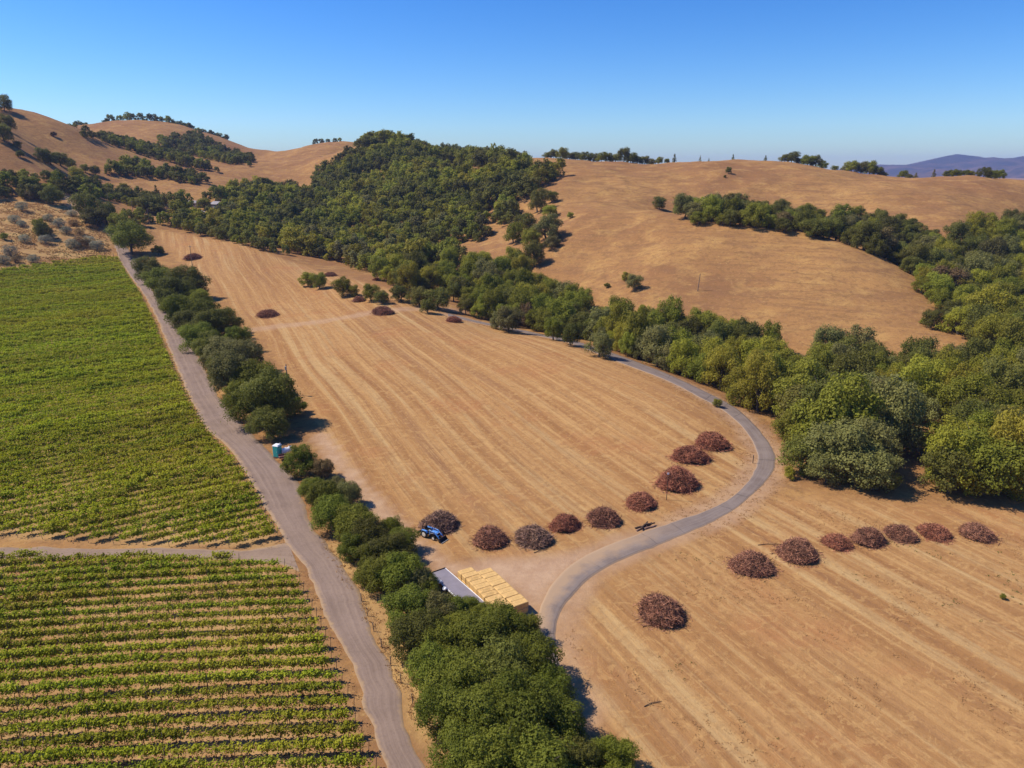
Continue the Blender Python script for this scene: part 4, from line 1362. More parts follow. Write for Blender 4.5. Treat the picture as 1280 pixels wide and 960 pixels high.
M['grass_dry'] = leaf_mat('dry_grass', (.42, .245, .09), (.62, .40, .15), 0.4)
M['weed_green'] = leaf_mat('weeds', (.09, .095, .018), (.24, .22, .05), 0.2)
AR = []
for poly, n, cl, sz in ((G['verge'], 4000, .42, .22), (G['scrub'], 30000, .50, .45), (G['fr'], 5000, .60, .16), (G['vn'], 14000, .45, .16)):
    X, Y = scatter(poly, n, cl)
    AR.append((X, Y, np.full(len(X), sz)))
for ln_, sd_ in ((PAVED_L, 1), (PAVED_R, -1), (GRAVEL_R, 1), (GRAVEL_L, -1)):
    X, Y = beside(ln_, 1300, .1, 3.4, sd_)
    ok_ = np.hypot(X - at(690, 725)[0], Y - at(690, 725)[1]) > 24
    X, Y = X[ok_], Y[ok_]
    AR.append((X, Y, np.full(len(X), .17)))
grass('dry_grass', 'dry golden grass tufts along the road verges and fields', M['grass_dry'], AR)
AR = []
for poly, n, cl, sz in ((G['scrub'], 9000, .60, .5), (G['vn'], 9000, .55, .2), (G['vf'], 12000, .55, .25), (G['fr'], 1500, .70, .18)):
    X, Y = scatter(poly, n, cl, 9.0, 4)
    AR.append((X, Y, np.full(len(X), sz)))
grass('green_weeds', 'low green weeds between the vine rows and in the fields', M['weed_green'], AR)


# ------------------------------------------------------------------ brush piles
def brush_mesh(seed, n=4200, hgt=0.80, notch=None, mat=None):
    r = np.random.default_rng(seed)
    ang = r.uniform(0, 6.283, n)
    rad = np.sqrt(r.uniform(0, 1, n))
    ph = r.uniform(0, 6.28, 4)

    def prof(a, q):
        edge = 1 + .12 * np.sin(2 * a + ph[0]) + .08 * np.sin(3 * a + ph[1]) + .05 * np.sin(5 * a + ph[2])
        h = hgt * np.clip(1 - (q / edge) ** 2.2, 0, 1) ** .8 * (1 + .16 * np.sin(3 * a + ph[3]) * q)
        if notch is not None:
            h = h * (1 - .6 * np.exp(-(((a - notch + math.pi) % (2 * math.pi) - math.pi) / .45) ** 2) * np.exp(-((q - .35) / .35) ** 2))
        return h
    zt = prof(ang, rad)
    c = np.stack([np.cos(ang) * rad, np.sin(ang) * rad, zt * r.uniform(.55, 1.03, n)], 1)
    dr = r.normal(size=(n, 3)) * np.array([1, 1, .55]) + np.stack([np.cos(ang), np.sin(ang), np.full(n, -.2)], 1) * .5
    dr /= np.linalg.norm(dr, axis=1, keepdims=True)
    ln = r.uniform(.07, .26, n)[:, None]
    th = r.uniform(.0055, .0135, n)[:, None]
    lg = r.random(n) < .022
    ln[lg] *= r.uniform(1.6, 2.6, (lg.sum(), 1))
    lo_ = r.random(n) < .035
    c[lo_, :2] *= (r.uniform(1.02, 1.35, lo_.sum()) / np.maximum(rad[lo_], .05))[:, None]
    c[lo_, 2] = .02
    dr[lo_, 2] *= .1
    ln[lo_] *= .7
    a0, a1 = c - dr * ln, c + dr * ln
    mid = c + r.normal(0, .035, (n, 3))
    for q in (a0, a1, mid):
        q[:, 2] = np.maximum(q[:, 2], .01)
    u = np.cross(dr, r.normal(size=(n, 3)))
    u /= np.linalg.norm(u, axis=1, keepdims=True)
    w = np.cross(dr, u)
    ring = []
    for p, s in ((a0, .8), (mid, 1.0), (a1, .35)):
        for j in range(3):
            al = 2.094 * j
            ring.append(p + (u * math.cos(al) + w * math.sin(al)) * th * s)
    V = np.stack(ring, 1).reshape(-1, 3)
    F = []
    b = np.arange(n)[:, None] * 9
    for i in range(2):
        for j in range(3):
            F.append(b + np.array([[i * 3 + j, i * 3 + (j + 1) % 3, (i + 1) * 3 + (j + 1) % 3, (i + 1) * 3 + j]]))
    F = np.concatenate(F)
    # heart of the heap
    A, Q = np.meshgrid(np.linspace(0, 6.283, 25)[:-1], np.linspace(0, 1, 8))
    cz = prof(A, Q) * .62
    HV = np.stack([np.cos(A) * Q * .95, np.sin(A) * Q * .95, cz - .01], -1).reshape(-1, 3)
    q = np.arange(7)[:, None] * 24
    j = np.arange(24)[None, :]
    HF = np.stack([q + j, q + (j + 1) % 24, q + 24 + (j + 1) % 24, q + 24 + j], -1).reshape(-1, 4)
    return mesh_np('brush_pile', np.concatenate([V, HV]), np.concatenate([F, HF + len(V)]), [mat])


PM = [brush_mesh(1, mat=M['brush']), brush_mesh(2, mat=M['brush'], hgt=.74), brush_mesh(3, mat=M['brush_red'], hgt=.72), brush_mesh(4, mat=M['brush_red']),
      brush_mesh(5, mat=M['brush_grey'], hgt=.86), brush_mesh(6, mat=M['brush'], notch=2.2, hgt=.68)]
PILES = [  # photo x, y of the heap's middle, half width px, mesh, rotation, label
    (549, 653, 25, 4, .3, 'brown brush pile right behind the blue tractor'),
    (613, 671, 24, 0, 1.2, 'dark brush pile second from the tractor, north of the hay bales'),
    (667, 670, 24, 4, 2.0, 'greyish peaked brush pile third from the tractor'),
    (706, 654, 20, 3, .5, 'compact reddish brush pile fourth from the tractor'),
    (754, 647, 22, 0, 2.6, 'grey-brown brush pile uphill of the lying logs'),
    (802, 625, 22, 3, 1.1, 'brush pile between the logs and the thin signpost'),
    (847, 599, 27, 3, 4.0, 'wide brush pile just behind the thin signpost'),
    (863, 568, 23, 2, 3.0, 'red-brown brush pile second from the bend, upper field'),
    (890, 551, 22, 2, .2, 'red-brown brush pile closest to the road bend'),
    (827, 762, 29, 1, 1.7, 'big lone brush pile in the mown field inside the road curve'),
    (940, 703, 27, 5, 0, 'brush pile with a hollow top, first of the eastern row'),
    (997, 687, 27, 1, 4.2, 'dark brush pile second in the eastern row'),
    (1046, 676, 20, 2, 5.0, 'brush pile third in the eastern row, grey at one side'),
    (1085, 672, 21, 0, 3.3, 'brush pile fourth in the eastern row'),
    (1125, 666, 20, 1, 2.2, 'brush pile fifth in the eastern row'),
    (1167, 663, 22, 2, 1.4, 'broad brush pile sixth in the eastern row'),
    (1221, 664, 22, 1, .8, 'brush pile standing apart at the eastern row end'),
    (335, 392, 14, 1, .5, 'brush pile beside the pale field track near the hedge'),
    (479, 388.5, 14, 1, 2.5, 'flat brush pile on the pale field track'),
    (449, 374, 9, 0, 1.5, 'small brush pile under the green field bush'),
    (567, 399.5, 11, 2, .7, 'low red brush pile at the far field edge by the paved road'),
    (242, 321, 11, 1, 1.0, 'brush pile beside the tall utility pole on the upper field'),
    (413, 343, 8, 1, 0.2, 'small brush pile behind the yellowish field bush'),
    (471, 349, 6, 2, 2.2, 'small far brush pile against the valley wood'),
    (490, 352, 7, 2, 1.2, 'small reddish brush pile against the valley wood'),
]
for px, py, hw, mi_, rz, lab in PILES:
    p = at(px, py + hw * .22)
    rr = hw * 0.90 * math.hypot(p[1], CAM_H) / FPX
    o = obj('brush_pile', PM[mi_])
    o.location = (p[0], p[1], p[2] - .02)
    o.rotation_euler = (0, 0, rz)
    o.scale = (rr * random.uniform(.98, 1.12), rr * random.uniform(.86, 1.0), rr * random.uniform(.82, 1.12) * (1.0 if hw > 15 else .8))
    tag(o, lab, 'brush pile', 'brush piles on the mown fields')

# ------------------------------------------------------------------ hay bales and flatbed trailer
TOP = 1.5
c_nr, c_fr, c_fl = at(661, 752, TOP), at(613, 708, TOP), at(572, 713.5, TOP)
u_ = c_fr[:2] - c_nr[:2]
Lh = np.linalg.norm(u_)
u_ /= Lh
v_ = np.array([-u_[1], u_[0]])
if v_ @ (c_fl[:2] - c_fr[:2]) < 0:
    v_ = -v_
Wd = abs(v_ @ (c_fl[:2] - c_fr[:2]))
print('hay', Lh, Wd)
rzh = math.atan2(u_[1], u_[0])
bw, bh, bl = 1.0, 0.74, Wd / 2
PB = []
for q in range(4):
    r = random.Random(q)
    mb = MB()
    mb.box((0, 0, bh / 2), (bw - .015, bl - .03, bh - .01), bev=.05)
    b0 = mb.build('hay_bale', M['straw'] if q != 1 else M['straw_dark'])
    tw = MB()
    for yy in np.linspace(-.4, .4, 5) * bl:
        hx, zt = (bw - .03) / 2 + .006, bh + .004
        tw.tube([(-hx, yy, .1), (-hx, yy, zt - .06), (-hx + .08, yy, zt - .008), (hx - .08, yy, zt - .008), (hx, yy, zt - .06), (hx, yy, .1)], .012, 4)
    tw.build('twine', M['straw_dark'], b0)
    PB.append(b0)
nrow = int(round(Lh / bw))
used = set()
for lay in range(2):
    for col_ in range(2):
        for rw in range(nrow + (1 if col_ == 1 else 0)):
            if lay == 0 and 0 < rw < nrow - 1 and col_ == 0 and False:
                continue
            q = random.choice([0, 0, 2, 3, 3, 1])
            src = PB[q]
            b = src if q not in used else copy_tree(src)
            used.add(q)
            along = (rw + .5) * bw + (.35 if col_ == 1 else 0) + random.gauss(0, .03)
            acr = (col_ + .5) * bl + random.gauss(0, .04)
            xy = c_nr[:2] + u_ * along + v_ * acr
            b.location = (xy[0], xy[1], float(hz(*c_nr[:2])) + .02 + lay * bh + random.uniform(0, .02) * lay)
            b.rotation_euler = (0, 0, rzh + random.gauss(0, .012) + random.choice([0, math.pi]))
            side = 'field-side column' if col_ == 0 else 'trailer-side column'
            tag(b, f'{"golden" if q != 1 else "darker"} straw bale, {"top" if lay else "bottom"} layer, {side}, {ordinal(rw + 1)} from the road junction', 'hay bale', 'straw bales stacked by the junction')
for q, b in enumerate(PB):
    if q not in used:
        for ch in list(b.children):
            bpy.data.objects.remove(ch)
        bpy.data.objects.remove(b)

DZ = 0.9
ta, tb_, tc = at(557, 710, DZ), at(590, 738.5, DZ), at(541, 710, DZ)
ut = tb_[:2] - ta[:2]
ut /= np.linalg.norm(ut)
vt = np.array([ut[1], -ut[0]])
if vt @ (tc[:2] - ta[:2]) < 0:
    vt = -vt
rt_ = math.atan2(ut[1], ut[0])
TLEN, TWID = 13.0, 2.3
ctr = ta[:2] + ut * TLEN / 2 + vt * TWID / 2
tr = empty('flatbed_trailer', (ctr[0], ctr[1], float(hz(*ctr))), rt_)
tag(tr, 'long flatbed trailer with grey deck and white edge rails beside the straw bales', 'trailer')
MB().box((0, 0, DZ - .09), (TLEN - .1, TWID - .16, .18), bev=.02).build('deck', M['grey_top'], tr)
for sg in (-1, 1):
    MB().box((0, sg * (TWID / 2 - .04), DZ - .06), (TLEN, .08, .2), bev=.02).build('edge_rail', M['white_paint'], tr)
    MB().box((0, sg * .45, DZ - .30), (TLEN - .8, .14, .22), bev=.02).build('chassis_beam', M['dark_metal'], tr)
MB().box((-TLEN / 2 - .03, 0, DZ - .02), (.06, TWID, .24), bev=.02).build('end_rail', M['dark_metal'], tr)
for xx in (TLEN * .28, TLEN * .38):
    for sg in (-1, 1):
        w = empty('wheel', (xx, sg * 1.05, .36))
        w.parent = tr
        MB().tube([(0, -.18, 0), (0, -.16, 0), (0, .16, 0), (0, .18, 0)], [.32, .36, .36, .32], 20).build('tyre', M['black'], w)
        MB().tube([(0, -.19, 0), (0, .19, 0)], .19, 14).build('rim', M['cream'], w)
for sg in (-1, 1):
    MB().tube([(-TLEN * .3, sg * .8, 0), (-TLEN * .3, sg * .8, DZ - .3)], .06, 6).build('support_leg', M['dark_metal'], tr)
# white tarp bundles lying on the deck
for k, (px, py, sx) in enumerate([(549, 729, .8), (556, 737, .6)]):
    p = at(px, py, DZ)
    mb = MB()
    r = np.random.default_rng(70 + k)
    for q in range(5):
        a = r.uniform(0, 3.14)
        d = np.array([math.cos(a), math.sin(a), 0]) * .42 * sx
        c0 = np.array([*r.normal(0, .12, 2), .13])
        mb.tube([c0 - d, c0 - d * .5 + r.normal(0, .04, 3), c0 + d * .5 + np.array([0, 0, .06]), c0 + d], [.05, .14, .13, .04], 7)
    o = mb.build('tarp_bundle', M['white_paint'], None, True)
    o.location = (p[0], p[1], p[2] + DZ + .005)
    tag(o, ['larger crumpled white tarp bundle on the grey trailer deck', 'smaller crumpled white tarp bundle on the grey trailer deck'][k], 'tarp')


# ------------------------------------------------------------------ tractor with loader
def wheel(parent, x, y, r, w, rim):
    o = empty('wheel', (x, y, r))
    o.parent = parent
    mb = MB().tube([(0, -w / 2, 0), (0, -w * .42, 0), (0, w * .42, 0), (0, w / 2, 0)], [r * .86, r * .97, r * .97, r * .86], 22)
    for k in range(14):
        a = 2 * math.pi * k / 14
        for sg in (-1, 1):
            mb.tube([(math.cos(a) * r * .97, 0, math.sin(a) * r * .97), (math.cos(a + .16) * r * .97, sg * w * .48, math.sin(a + .16) * r * .97)], r * .05, 4)
    mb.build('tyre', M['black'], o)
    MB().tube([(0, -w * .54, 0), (0, -w * .5, 0), (0, w * .5, 0), (0, w * .54, 0)], [r * .3, r * .58, r * .58, r * .3], 16).build('rim', rim, o)


tp = at(538, 671)
tw = empty('tractor', (tp[0], tp[1], tp[2]), R(-34), 0.93)
tag(tw, 'blue compact tractor with front loader bucket and rear blade by brush pile', 'tractor')
MB().box((.35, 0, .62), (2.5, .46, .36), bev=.05).build('chassis', M['dark_metal'], tw)
hood = MB().box((1.0, 0, 1.02), (1.35, .66, .5), bev=.1, taper=.9).build('hood', M['blue'], tw)
MB().box((1.69, 0, 1.0), (.04, .5, .34), bev=.01).build('grille', M['black'], hood)
for sg in (-1, 1):
    MB().tube([(1.67, sg * .2, 1.17), (1.72, sg * .2, 1.17)], .06, 8).build('headlight', M['cream'], hood)
    fb = MB()
    fb.box((-.62, sg * .62, 1.22), (.95, .34, .07), bev=.03)
    fb.box((-1.06, sg * .62, 1.08), (.07, .34, .3), ry=.5, bev=.02)
    fb.box((-.12, sg * .62, 1.08), (.07, .34, .32), ry=-.5, bev=.02)
    fb.build('fender', M['blue'], tw)
MB().box((-.05, 0, .82), (.75, .8, .06), bev=.01).build('platform', M['dark_metal'], tw)
st = MB()
st.box((-.55, 0, 1.18), (.46, .5, .12), bev=.04)
st.box((-.80, 0, 1.42), (.12, .48, .42), ry=-.15, bev=.04)
st.build('seat', M['black'], tw)
sw = MB()
sw.tube([(.28, 0, 1.1), (.10, 0, 1.4)], .025, 6)
sw.tube([(.10 + .13 * math.sin(a) * .55, .19 * math.cos(a), 1.4 + .19 * math.sin(a) * .5) for a in np.linspace(0, 6.283, 13)], .018, 5)
sw.build('steering_wheel', M['black'], tw)
rb = MB()
rb.tube([(-1.0, -.5, .8), (-1.05, -.5, 2.0), (-1.05, -.35, 2.15), (-1.05, .35, 2.15), (-1.05, .5, 2.0), (-1.0, .5, .8)], .05, 6)
rb.build('roll_bar', M['dark_metal'], tw)
MB().tube([(.62, .26, 1.25), (.62, .26, 1.75)], .035, 7).build('exhaust', M['dark_metal'], tw)
for sg in (-1, 1):
    wheel(tw, -.62, sg * .66, .60, .34, M['cream'])
    wheel(tw, 1.12, sg * .58, .36, .24, M['cream'])
la = MB()
for sg in (-1, 1):
    la.box((.28, sg * .46, 1.0), (.14, .09, .75), bev=.02)
    la.tube([(.25, sg * .46, 1.38), (1.2, sg * .46, 1.32), (1.95, sg * .46, .72), (2.2, sg * .46, .4)], [.075, .08, .08, .06], 6)
la.tube([(1.85, -.46, .8), (1.85, .46, .8)], .05, 6)
la.build('loader_arm', M['blue'], tw)
for sg in (-1, 1):
    MB().tube([(.3, sg * .46, .85), (1.15, sg * .46, 1.15)], .035, 6).build('hydraulic_cylinder', M['bright_metal'], tw)
bk = empty('bucket', (2.22, 0, .06))
bk.parent = tw
bm = MB()
W2 = .80
prof = [(.62, .05), (.18, .0), (.04, .1), (0, .35), (.1, .58), (.2, .6)]
V, F = [], []
for x, z in prof:
    V += [(x, -W2, z), (x, W2, z)]
inn = [(.60, .075), (.19, .03), (.07, .12), (.035, .35), (.12, .555), (.2, .57)]
for x, z in inn:
    V += [(x, -W2 + .02, z), (x, W2 - .02, z)]
for i in range(5):
    F.append((2 * i, 2 * i + 1, 2 * i + 3, 2 * i + 2))
    F.append((12 + 2 * i, 14 + 2 * i, 15 + 2 * i, 13 + 2 * i))
bm.add(V, F)
for sg in (-1, 1):
    n0 = len(prof)
    ys = sg * W2
    sv = [(x, ys, z) for x, z in prof] + [(x, ys - sg * .03, z) for x, z in prof]
    bm.add(sv, [tuple(range(n0)), tuple(range(n0, 2 * n0))[::-1]] + [(i, (i + 1) % n0, n0 + (i + 1) % n0, n0 + i) for i in range(n0)])
bm.build('scoop', M['dark_metal'], bk)
MB().box((.66, 0, .055), (.12, 2 * W2 + .02, .035), bev=.005).build('cutting_edge', M['bright_metal'], bk)
rbld = MB()
rbld.box((-1.95, 0, .42), (.10, 1.45, .42), ry=.2, bev=.02)
rbld.box((-1.60, .3, .55), (.7, .07, .07))
rbld.box((-1.60, -.3, .55), (.7, .07, .07))
rbld.build('rear_blade', M['dark_metal'], tw)

# ------------------------------------------------------------------ portable toilet and the clutter beside it
p = at(347.5, 571)
pt = empty('portable_toilet', (p[0], p[1], p[2]), R(-18), 1.05)
tag(pt, 'teal portable toilet with white roof beside the gravel road', 'portable toilet')
MB().box((0, 0, .09), (1.2, 1.2, .16), bev=.02).build('skid', M['dark_metal'], pt)
MB().box((0, 0, 1.15), (1.12, 1.12, 1.95), bev=.04).build('cabin', M['teal'], pt)
MB().box((0, 0, 2.22), (1.2, 1.2, .22), bev=.06, taper=.82).build('roof', M['white_paint'], pt)
dr = MB().box((0, -.575, 1.12), (.8, .03, 1.8), bev=.008).build('door', M['teal'], pt)
MB().box((.3, -.60, 1.12), (.05, .03, .16), bev=.005).build('handle', M['white_paint'], dr)
for sg in (-1, 1):
    MB().box((sg * .572, 0, 1.9), (.02, .7, .14), bev=.004).build('vent', M['teal_dark'], pt)
MB().tube([(.4, .4, .3), (.4, .4, 2.55)], .05, 8).build('vent_pipe', M['white_paint'], pt)
p = at(353, 574)
ut_ = empty('utility_trailer', (p[0] + .6, p[1] - .1, p[2]), R(25))
tag(ut_, 'small rusty utility trailer between portable toilet and hedge bush', 'trailer')
MB().box((0, 0, .55), (2.2, 1.3, .08), bev=.01).build('bed', M['rust'], ut_)
for sg in (-1, 1):
    MB().box((0, sg * .63, .75), (2.2, .04, .34), bev=.01).build('side_board', M['rust'], ut_)
    w = empty('wheel', (-.1, sg * .78, .32))
    w.parent = ut_
    MB().tube([(0, -.09, 0), (0, .09, 0)], .32, 16).build('tyre', M['black'], w)
    MB().tube([(0, -.1, 0), (0, .1, 0)], .19, 12).build('rim', M['white_paint'], w)
MB().tube([(-1.1, 0, .5), (-2.0, 0, .45)], .05, 6).build('drawbar', M['dark_metal'], ut_)
p = at(357.5, 566, .6)
tk = MB().tube([(-.75, 0, .5), (-.68, 0, .5), (.68, 0, .5), (.75, 0, .5)], [.3, .5, .5, .3], 18)
tko = empty('water_tank', (p[0], p[1], p[2] + .6), R(40))
tag(tko, 'white plastic water tank lying on the small rusty trailer', 'water tank')
tk.build('tank_body', M['white_paint'], tko, False)
MB().tube([(0, 0, .98), (0, 0, 1.06)], .16, 12).build('lid', M['white_paint'], tko)
p = at(363, 563)
bn = empty('storage_drum', (p[0], p[1], p[2]), 0)
tag(bn, 'white upright drum at the hedge bush edge behind the utility trailer', 'drum')
MB().tube([(0, 0, 0), (0, 0, .05), (0, 0, .85), (0, 0, .92)], [.27, .3, .3, .27], 16).build('drum_body', M['white_paint'], bn)
MB().tube([(0, 0, .92), (0, 0, .97)], .2, 12).build('lid', M['dark_metal'], bn)

# ------------------------------------------------------------------ logs by the paved road
LG = [(-1.1, .0, .12, 2.2, .1), (-.9, .45, .12, 1.9, -.12), (.3, .25, .12, 2.1, .28), (.2, -.35, .13, 2.0, -.05), (-.4, .2, .36, 2.4, .45), (.5, .1, .37, 1.8, -.25)]
p = at(809, 659)
for k, (lx, ly, lz, ll, la_) in enumerate(LG):
    lo = MB()
    lo.tube([(-ll / 2, 0, 0), (-ll * .2, .04, .01), (ll * .2, -.03, 0), (ll / 2, 0, .02)], [.12, .13, .12, .10], 9)
    o = lo.build('log', M['vine_wood'] if k % 3 else M['brush_grey'])
    a0 = R(32)
    o.location = (p[0] + lx * math.cos(a0) - ly * math.sin(a0), p[1] + lx * math.sin(a0) + ly * math.cos(a0), p[2] + lz)
    o.rotation_euler = (0, 0, a0 + la_)
    tag(o, f'dark log in the small pile by the paved road, {ordinal(k + 1)} toward the junction' if k < 4 else f'dark log lying across the small roadside pile, {["nearer", "farther from"][k - 4]} the bend' if k == 5 else 'dark log lying aslant on top of the small roadside pile', 'log', 'logs by the paved road')

# ------------------------------------------------------------------ poles and posts
def upole(px, py, hgt, label, arm=True, lean=0.0, ins=0.0):
    p = at(px, py)
    o = empty('utility_pole', (p[0], p[1], p[2] - ins), random.uniform(-.4, .4))
    tag(o, label, 'utility pole', 'utility poles')
    MB().tube([(0, 0, -.3), (lean * hgt * .5, 0, hgt * .5), (lean * hgt, 0, hgt)], [.17, .15, .12], 8).build('pole', M['post'], o)
    if arm:
        MB().box((lean * hgt, 0, hgt - .6), (1.9, .1, .12)).build('crossarm', M['post'], o)
        for sx in (-.85, 0.3, .85):
            MB().tube([(lean * hgt + sx, 0, hgt - .54), (lean * hgt + sx, 0, hgt - .36)], [.06, .04], 7).build('insulator', M['white_paint'], o)
    return o


upole(242, 345, 14, 'tall utility pole above the hedge beside the upper field brush pile')
o = upole(361, 494, 7.5, 'utility pole with grey transformer rising beside the big hedge oak', arm=False)
MB().tube([(0, -.3, 6.2), (0, -.3, 7.0)], .22, 10).build('transformer', M['bright_metal'], o)
upole(137, 263, 11, 'utility pole on the golden slope above the road top')
upole(167, 270, 10, 'utility pole before the dark conifer oaks')
upole(187, 281, 10, 'upright pole of the braced pair at the upper field edge', arm=False)
upole(179, 281, 10, 'slanted brace pole of the pair at the upper field edge', arm=False, lean=.35)
upole(872, 364, 6.5, 'thin leaning pole alone on the dome hill slope', arm=False, lean=.08)


def post(name, px, py, hgt, r, label, cat, mat='post', cap=None, grp=None):
    p = at(px, py)
    o = empty(name, (p[0], p[1], p[2]))
    tag(o, label, cat, grp)
    MB().tube([(0, 0, -.1), (0, 0, hgt)], r, 7).build('post_shaft', M[mat], o)
    if cap:
        MB().box((0, -.02, hgt - .05), cap, bev=.01).build('head_plate', M['white_paint'], o)
    else:
        MB().tube([(0, 0, hgt), (0, 0, hgt + .06)], [r * 1.25, r * .4], 7).build('post_cap', M[mat], o)
    return o


post('signpost', 833, 625, 4.6, .05, 'thin tall post in front of the wide brush pile near the bend', 'post', 'dark_metal', (.3, .06, .3))
post('road_marker', 941, 579, 1.5, .07, 'short dark marker post at the inside of the road bend', 'marker post', 'dark_metal')
for k, (px, py) in enumerate([(142, 321), (147, 319), (131, 319)]):
    post('gate_post', px, py, 1.7, .11, f'wooden gate post at the vineyard top corner, {ordinal(k + 1)} away from the road' if k != 1 else 'wooden gate post at the gravel road edge, vineyard top', 'post', grp='gate posts')
# wire fence along the hedge foot
fl = ground_line([(452, 752), (470, 795), (490, 835), (510, 868), (530, 905), (556, 948), (585, 1000)])
p0 = np.array([*fl[0], float(hz(*fl[0]))])
fe = empty('wire_fence', p0)
tag(fe, 'low wire fence with thin wooden posts along the hedge foot', 'fence')
sl = np.concatenate([[0], np.cumsum(np.linalg.norm(np.diff(fl, axis=0), axis=1))])
fp = []
for s_ in np.arange(0, sl[-1], 3.2):
    q = np.array([np.interp(s_, sl, fl[:, 0]), np.interp(s_, sl, fl[:, 1])])
    q3 = np.array([q[0], q[1], float(hz(*q))]) - p0
    fp.append(q3)
    MB().tube([q3 + (0, 0, -.2), q3 + (random.gauss(0, .05), random.gauss(0, .05), 1.15)], .05, 5).build('fence_post', M['post'], fe)
for hh in (.45, .75, 1.05):
    MB().tube([q + (0, 0, hh) for q in fp], .008, 3).build('wire', M['dark_metal'], fe)


# ------------------------------------------------------------------ houses
def gable(name, px, py, rz, L_, W_, H_, rise, label, wall, roof, chimney=False, nwin=3):
    p = at(px, py)
    p = (0, 0, 0) if p is None else p
    o = empty(name, (p[0], p[1], p[2]), rz)
    tag(o, label, 'house' if 'house' in name else 'barn')
    l, w = L_ / 2, W_ / 2
    V = [(-l, -w, -.8), (l, -w, -.8), (l, w, -.8), (-l, w, -.8), (-l, -w, H_), (l, -w, H_), (l, w, H_), (-l, w, H_), (-l, 0, H_ + rise), (l, 0, H_ + rise)]
    F = [(0, 1, 5, 4), (2, 3, 7, 6), (1, 2, 6, 9, 5), (3, 0, 4, 8, 7), (0, 3, 2, 1)]
    MB().add(V, F).build('wall', M[wall], o)
    rf = MB()
    e, t = .55, .16
    for sg in (-1, 1):
        a = math.atan2(rise, w)
        run = math.hypot(rise, w) + e
        y_mid = sg * (run / 2) * math.cos(a)
        rv = []
        for x in (-l - e, l + e):
            for q, z in ((0, H_ + rise + .03), (sg * (w + e * math.cos(a)), H_ + rise + .03 - run * math.sin(a))):
                rv += [(x, q, z), (x, q, z + t)]
        rf.add(rv, [(0, 2, 6, 4), (1, 5, 7, 3), (0, 1, 3, 2), (4, 6, 7, 5), (2, 3, 7, 6), (0, 4, 5, 1)])
    rfo = rf.build('roof', M[roof], o)
    if chimney:
        MB().box((-l * .8, 0, H_ + rise + .3), (.9, .9, 2.2), bev=.03).build('chimney', M['stone'], rfo)
    for k in range(nwin):
        x = -l + (k + .5) * L_ / nwin
        fr = MB().box((x, -w - .03, H_ * .55), (1.5, .08, 1.3), bev=.01).build('window', M['white_paint'], o)
        MB().box((x, -w - .08, H_ * .55), (1.3, .04, 1.1)).build('pane', M['glass'], fr)
    MB().box((l * .05 + .9, -w - .03, 1.0), (.95, .07, 2.0), bev=.01).build('door', M['teal_dark'], o)
    return o


gable('farm_house', 240, 258, R(-12), 11, 6, 2.6, 1.6, 'low farmhouse with pale shingle roof and chimney among valley trees', 'wall_cream', 'roof_grey', True, 4)
gable('farm_barn', 272, 260, R(-38), 9, 6, 3.0, 1.8, 'grey barn with sloping roof beside the low farmhouse', 'wall_grey', 'roof_grey', False, 2)
pz = ray(621, 197.5)
hy = 905.0
gh = gable('hill_house', 621, 203, R(10), 11, 6, 3.6, .5, 'small pale flat-roofed house on the far wooded ridge', 'wall_grey', 'white_paint', False, 3)
gh.location = (float(pz[0] * hy), hy, CAM_H + float(pz[1]) * hy)
fnd = MB().box((0, 0, -6), (10.8, 5.8, 10.4)).build('foundation', M['wall_grey'], gh)


def car(px, py, rz, label, mat):
    p = at(px, py)
    o = empty('parked_car', (p[0], p[1], p[2]), rz)
    tag(o, label, 'car', 'cars by the farmhouse')
    b = MB()
    b.box((0, 0, .62), (4.3, 1.75, .62), bev=.16)
    b.box((-.15, 0, 1.18), (2.2, 1.5, .55), bev=.12, taper=.82)
    b.build('body', M[mat], o)
    MB().box((-.15, 0, 1.18), (2.24, 1.53, .34), bev=.05, taper=.9).build('window_band', M['glass'], o)
    for x in (-1.35, 1.35):
        for sg in (-1, 1):
            w = empty('wheel', (x, sg * .8, .33))
            w.parent = o
            MB().tube([(0, -.11, 0), (0, .11, 0)], .33, 14).build('tyre', M['black'], w)
            MB().tube([(0, -.12, 0), (0, .12, 0)], .2, 10).build('rim', M['bright_metal'], w)


car(249, 264.5, R(-20), 'white parked car in front of the farmhouse, nearer the house', 'white_paint')
car(252.5, 266, R(30), 'white parked car in front of the farmhouse, nearer the barn', 'white_paint')

# fallen branches on the mown field
for k, (px, py, ln, rz, lab) in enumerate([(961, 681, 3.2, .1, 'thin fallen branch beside the second pile of the eastern row'), (676, 689, 2.2, .5, 'dark stick beside the greyish peaked brush pile'), (816, 880, 2.0, .4, 'small fallen branch alone in the mown field')]):
    p = at(px, py)
    mb = MB().tube([(-ln / 2, 0, .06), (-ln * .1, .08, .12), (ln / 2, -.05, .05)], [.05, .045, .02], 5)
    for q in range(4):
        x = random.uniform(-.3, .4) * ln
        mb.tube([(x, 0, .1), (x + .3, random.choice([-1, 1]) * .35, .25)], [.025, .01], 4)
    o = mb.build('fallen_branch', M['vine_wood'])
    o.location = (p[0], p[1], p[2])
    o.rotation_euler = (0, 0, rz)
    tag(o, lab, 'branch')

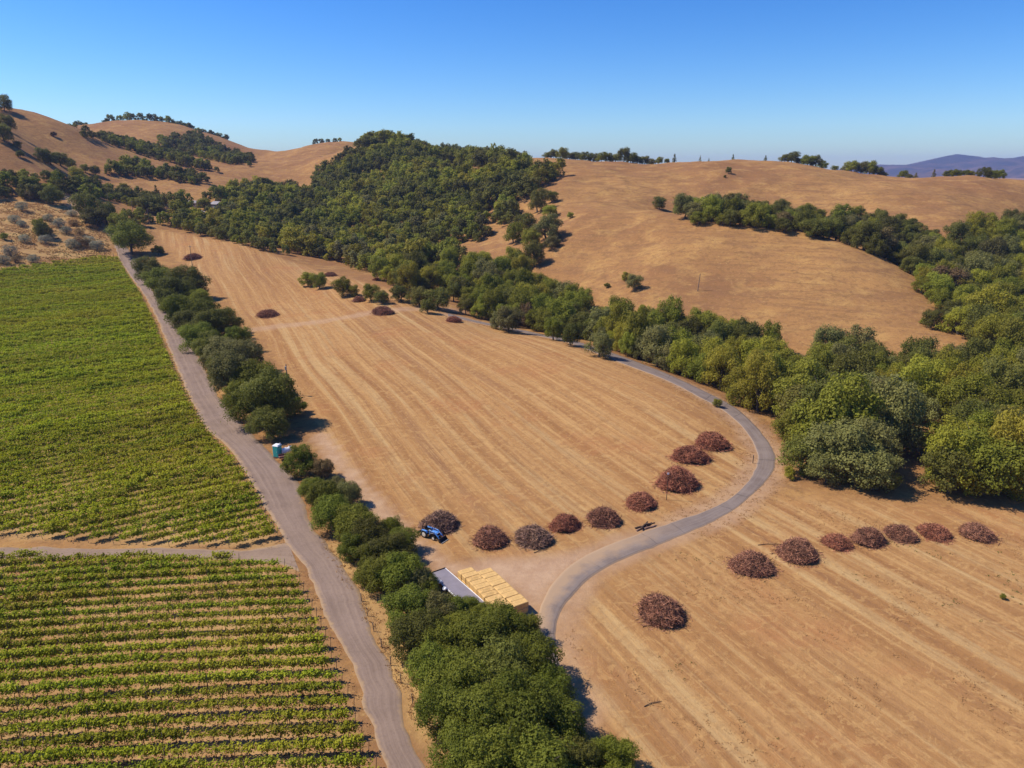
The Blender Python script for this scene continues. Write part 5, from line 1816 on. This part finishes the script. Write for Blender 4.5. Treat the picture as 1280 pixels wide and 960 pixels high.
# ------------------------------------------------------------------ daylight
SUN_EL, SUN_AZ_DIR = R(51), np.array([-math.cos(R(8)), math.sin(R(8))])   # towards the sun, on the ground
sd = Vector((SUN_AZ_DIR[0] * math.cos(SUN_EL), SUN_AZ_DIR[1] * math.cos(SUN_EL), math.sin(SUN_EL)))
sl_ = bpy.data.lights.new('sun', 'SUN')
sl_.energy = 4.2
sl_.angle = R(0.53)
sl_.color = (1.0, 0.925, 0.81)
so = bpy.data.objects.new('sun', sl_)
COL.objects.link(so)
so.rotation_euler = sd.to_track_quat('Z', 'Y').to_euler()
so.location = (-200, 40, 250)

w = bpy.data.worlds.new('World')
scene.world = w
w.use_nodes = True
nt = w.node_tree
nt.nodes.clear()
sky = nt.nodes.new('ShaderNodeTexSky')
sky.sky_type = 'NISHITA'
sky.sun_disc = False
sky.sun_elevation = SUN_EL
sky.sun_rotation = math.atan2(sd.x, sd.y)
sky.altitude = 100
sky.air_density = 1.0
sky.dust_density = 0.3
sky.ozone_density = 3.0
bg = nt.nodes.new('ShaderNodeBackground')
bg.inputs['Strength'].default_value = 0.135
wo = nt.nodes.new('ShaderNodeOutputWorld')
hs_ = nt.nodes.new('ShaderNodeHueSaturation')
hs_.inputs['Saturation'].default_value = 1.35
mu_ = nt.nodes.new('ShaderNodeMix')
mu_.data_type = 'RGBA'
mu_.blend_type = 'MULTIPLY'
mu_.inputs[0].default_value = 1.0
mu_.inputs[7].default_value = (0.72, 0.82, 0.99, 1)
nt.links.new(sky.outputs[0], hs_.inputs['Color'])
nt.links.new(hs_.outputs[0], mu_.inputs[6])
# a little more contrast between zenith and horizon
k_ = 0.115


def mulc(sock, f):
    m_ = nt.nodes.new('ShaderNodeMix')
    m_.data_type = 'RGBA'
    m_.blend_type = 'MULTIPLY'
    m_.inputs[0].default_value = 1.0
    m_.inputs[7].default_value = (f, f, f, 1)
    nt.links.new(sock, m_.inputs[6])
    return m_.outputs[2]


ga_ = nt.nodes.new('ShaderNodeGamma')
ga_.inputs['Gamma'].default_value = 1.22
nt.links.new(mulc(mu_.outputs[2], k_), ga_.inputs['Color'])
nt.links.new(mulc(ga_.outputs[0], 1 / k_), bg.inputs[0])
nt.links.new(bg.outputs[0], wo.inputs[0])

# ------------------------------------------------------------------ air
hv = MB().box((300, 4300, 118), (20000, 15600, 330))
hm, hnt, hout = new_mat('summer_haze')
pv = hnt.nodes.new('ShaderNodeVolumePrincipled')
pv.inputs['Color'].default_value = (.46, .58, 1.0, 1)
pv.inputs['Density'].default_value = HAZE
hnt.links.new(pv.outputs[0], hout.inputs['Volume'])
if HAZE > 0:
    tag(hv.build('haze', hm), kind='stuff')

scene.view_settings.view_transform = 'Standard'
scene.view_settings.look = 'None'
scene.view_settings.exposure = 0.40
scene.view_settings.gamma = 1.0
scene.render.engine = 'CYCLES'
scene.cycles.max_bounces = 6
scene.cycles.transparent_max_bounces = 8
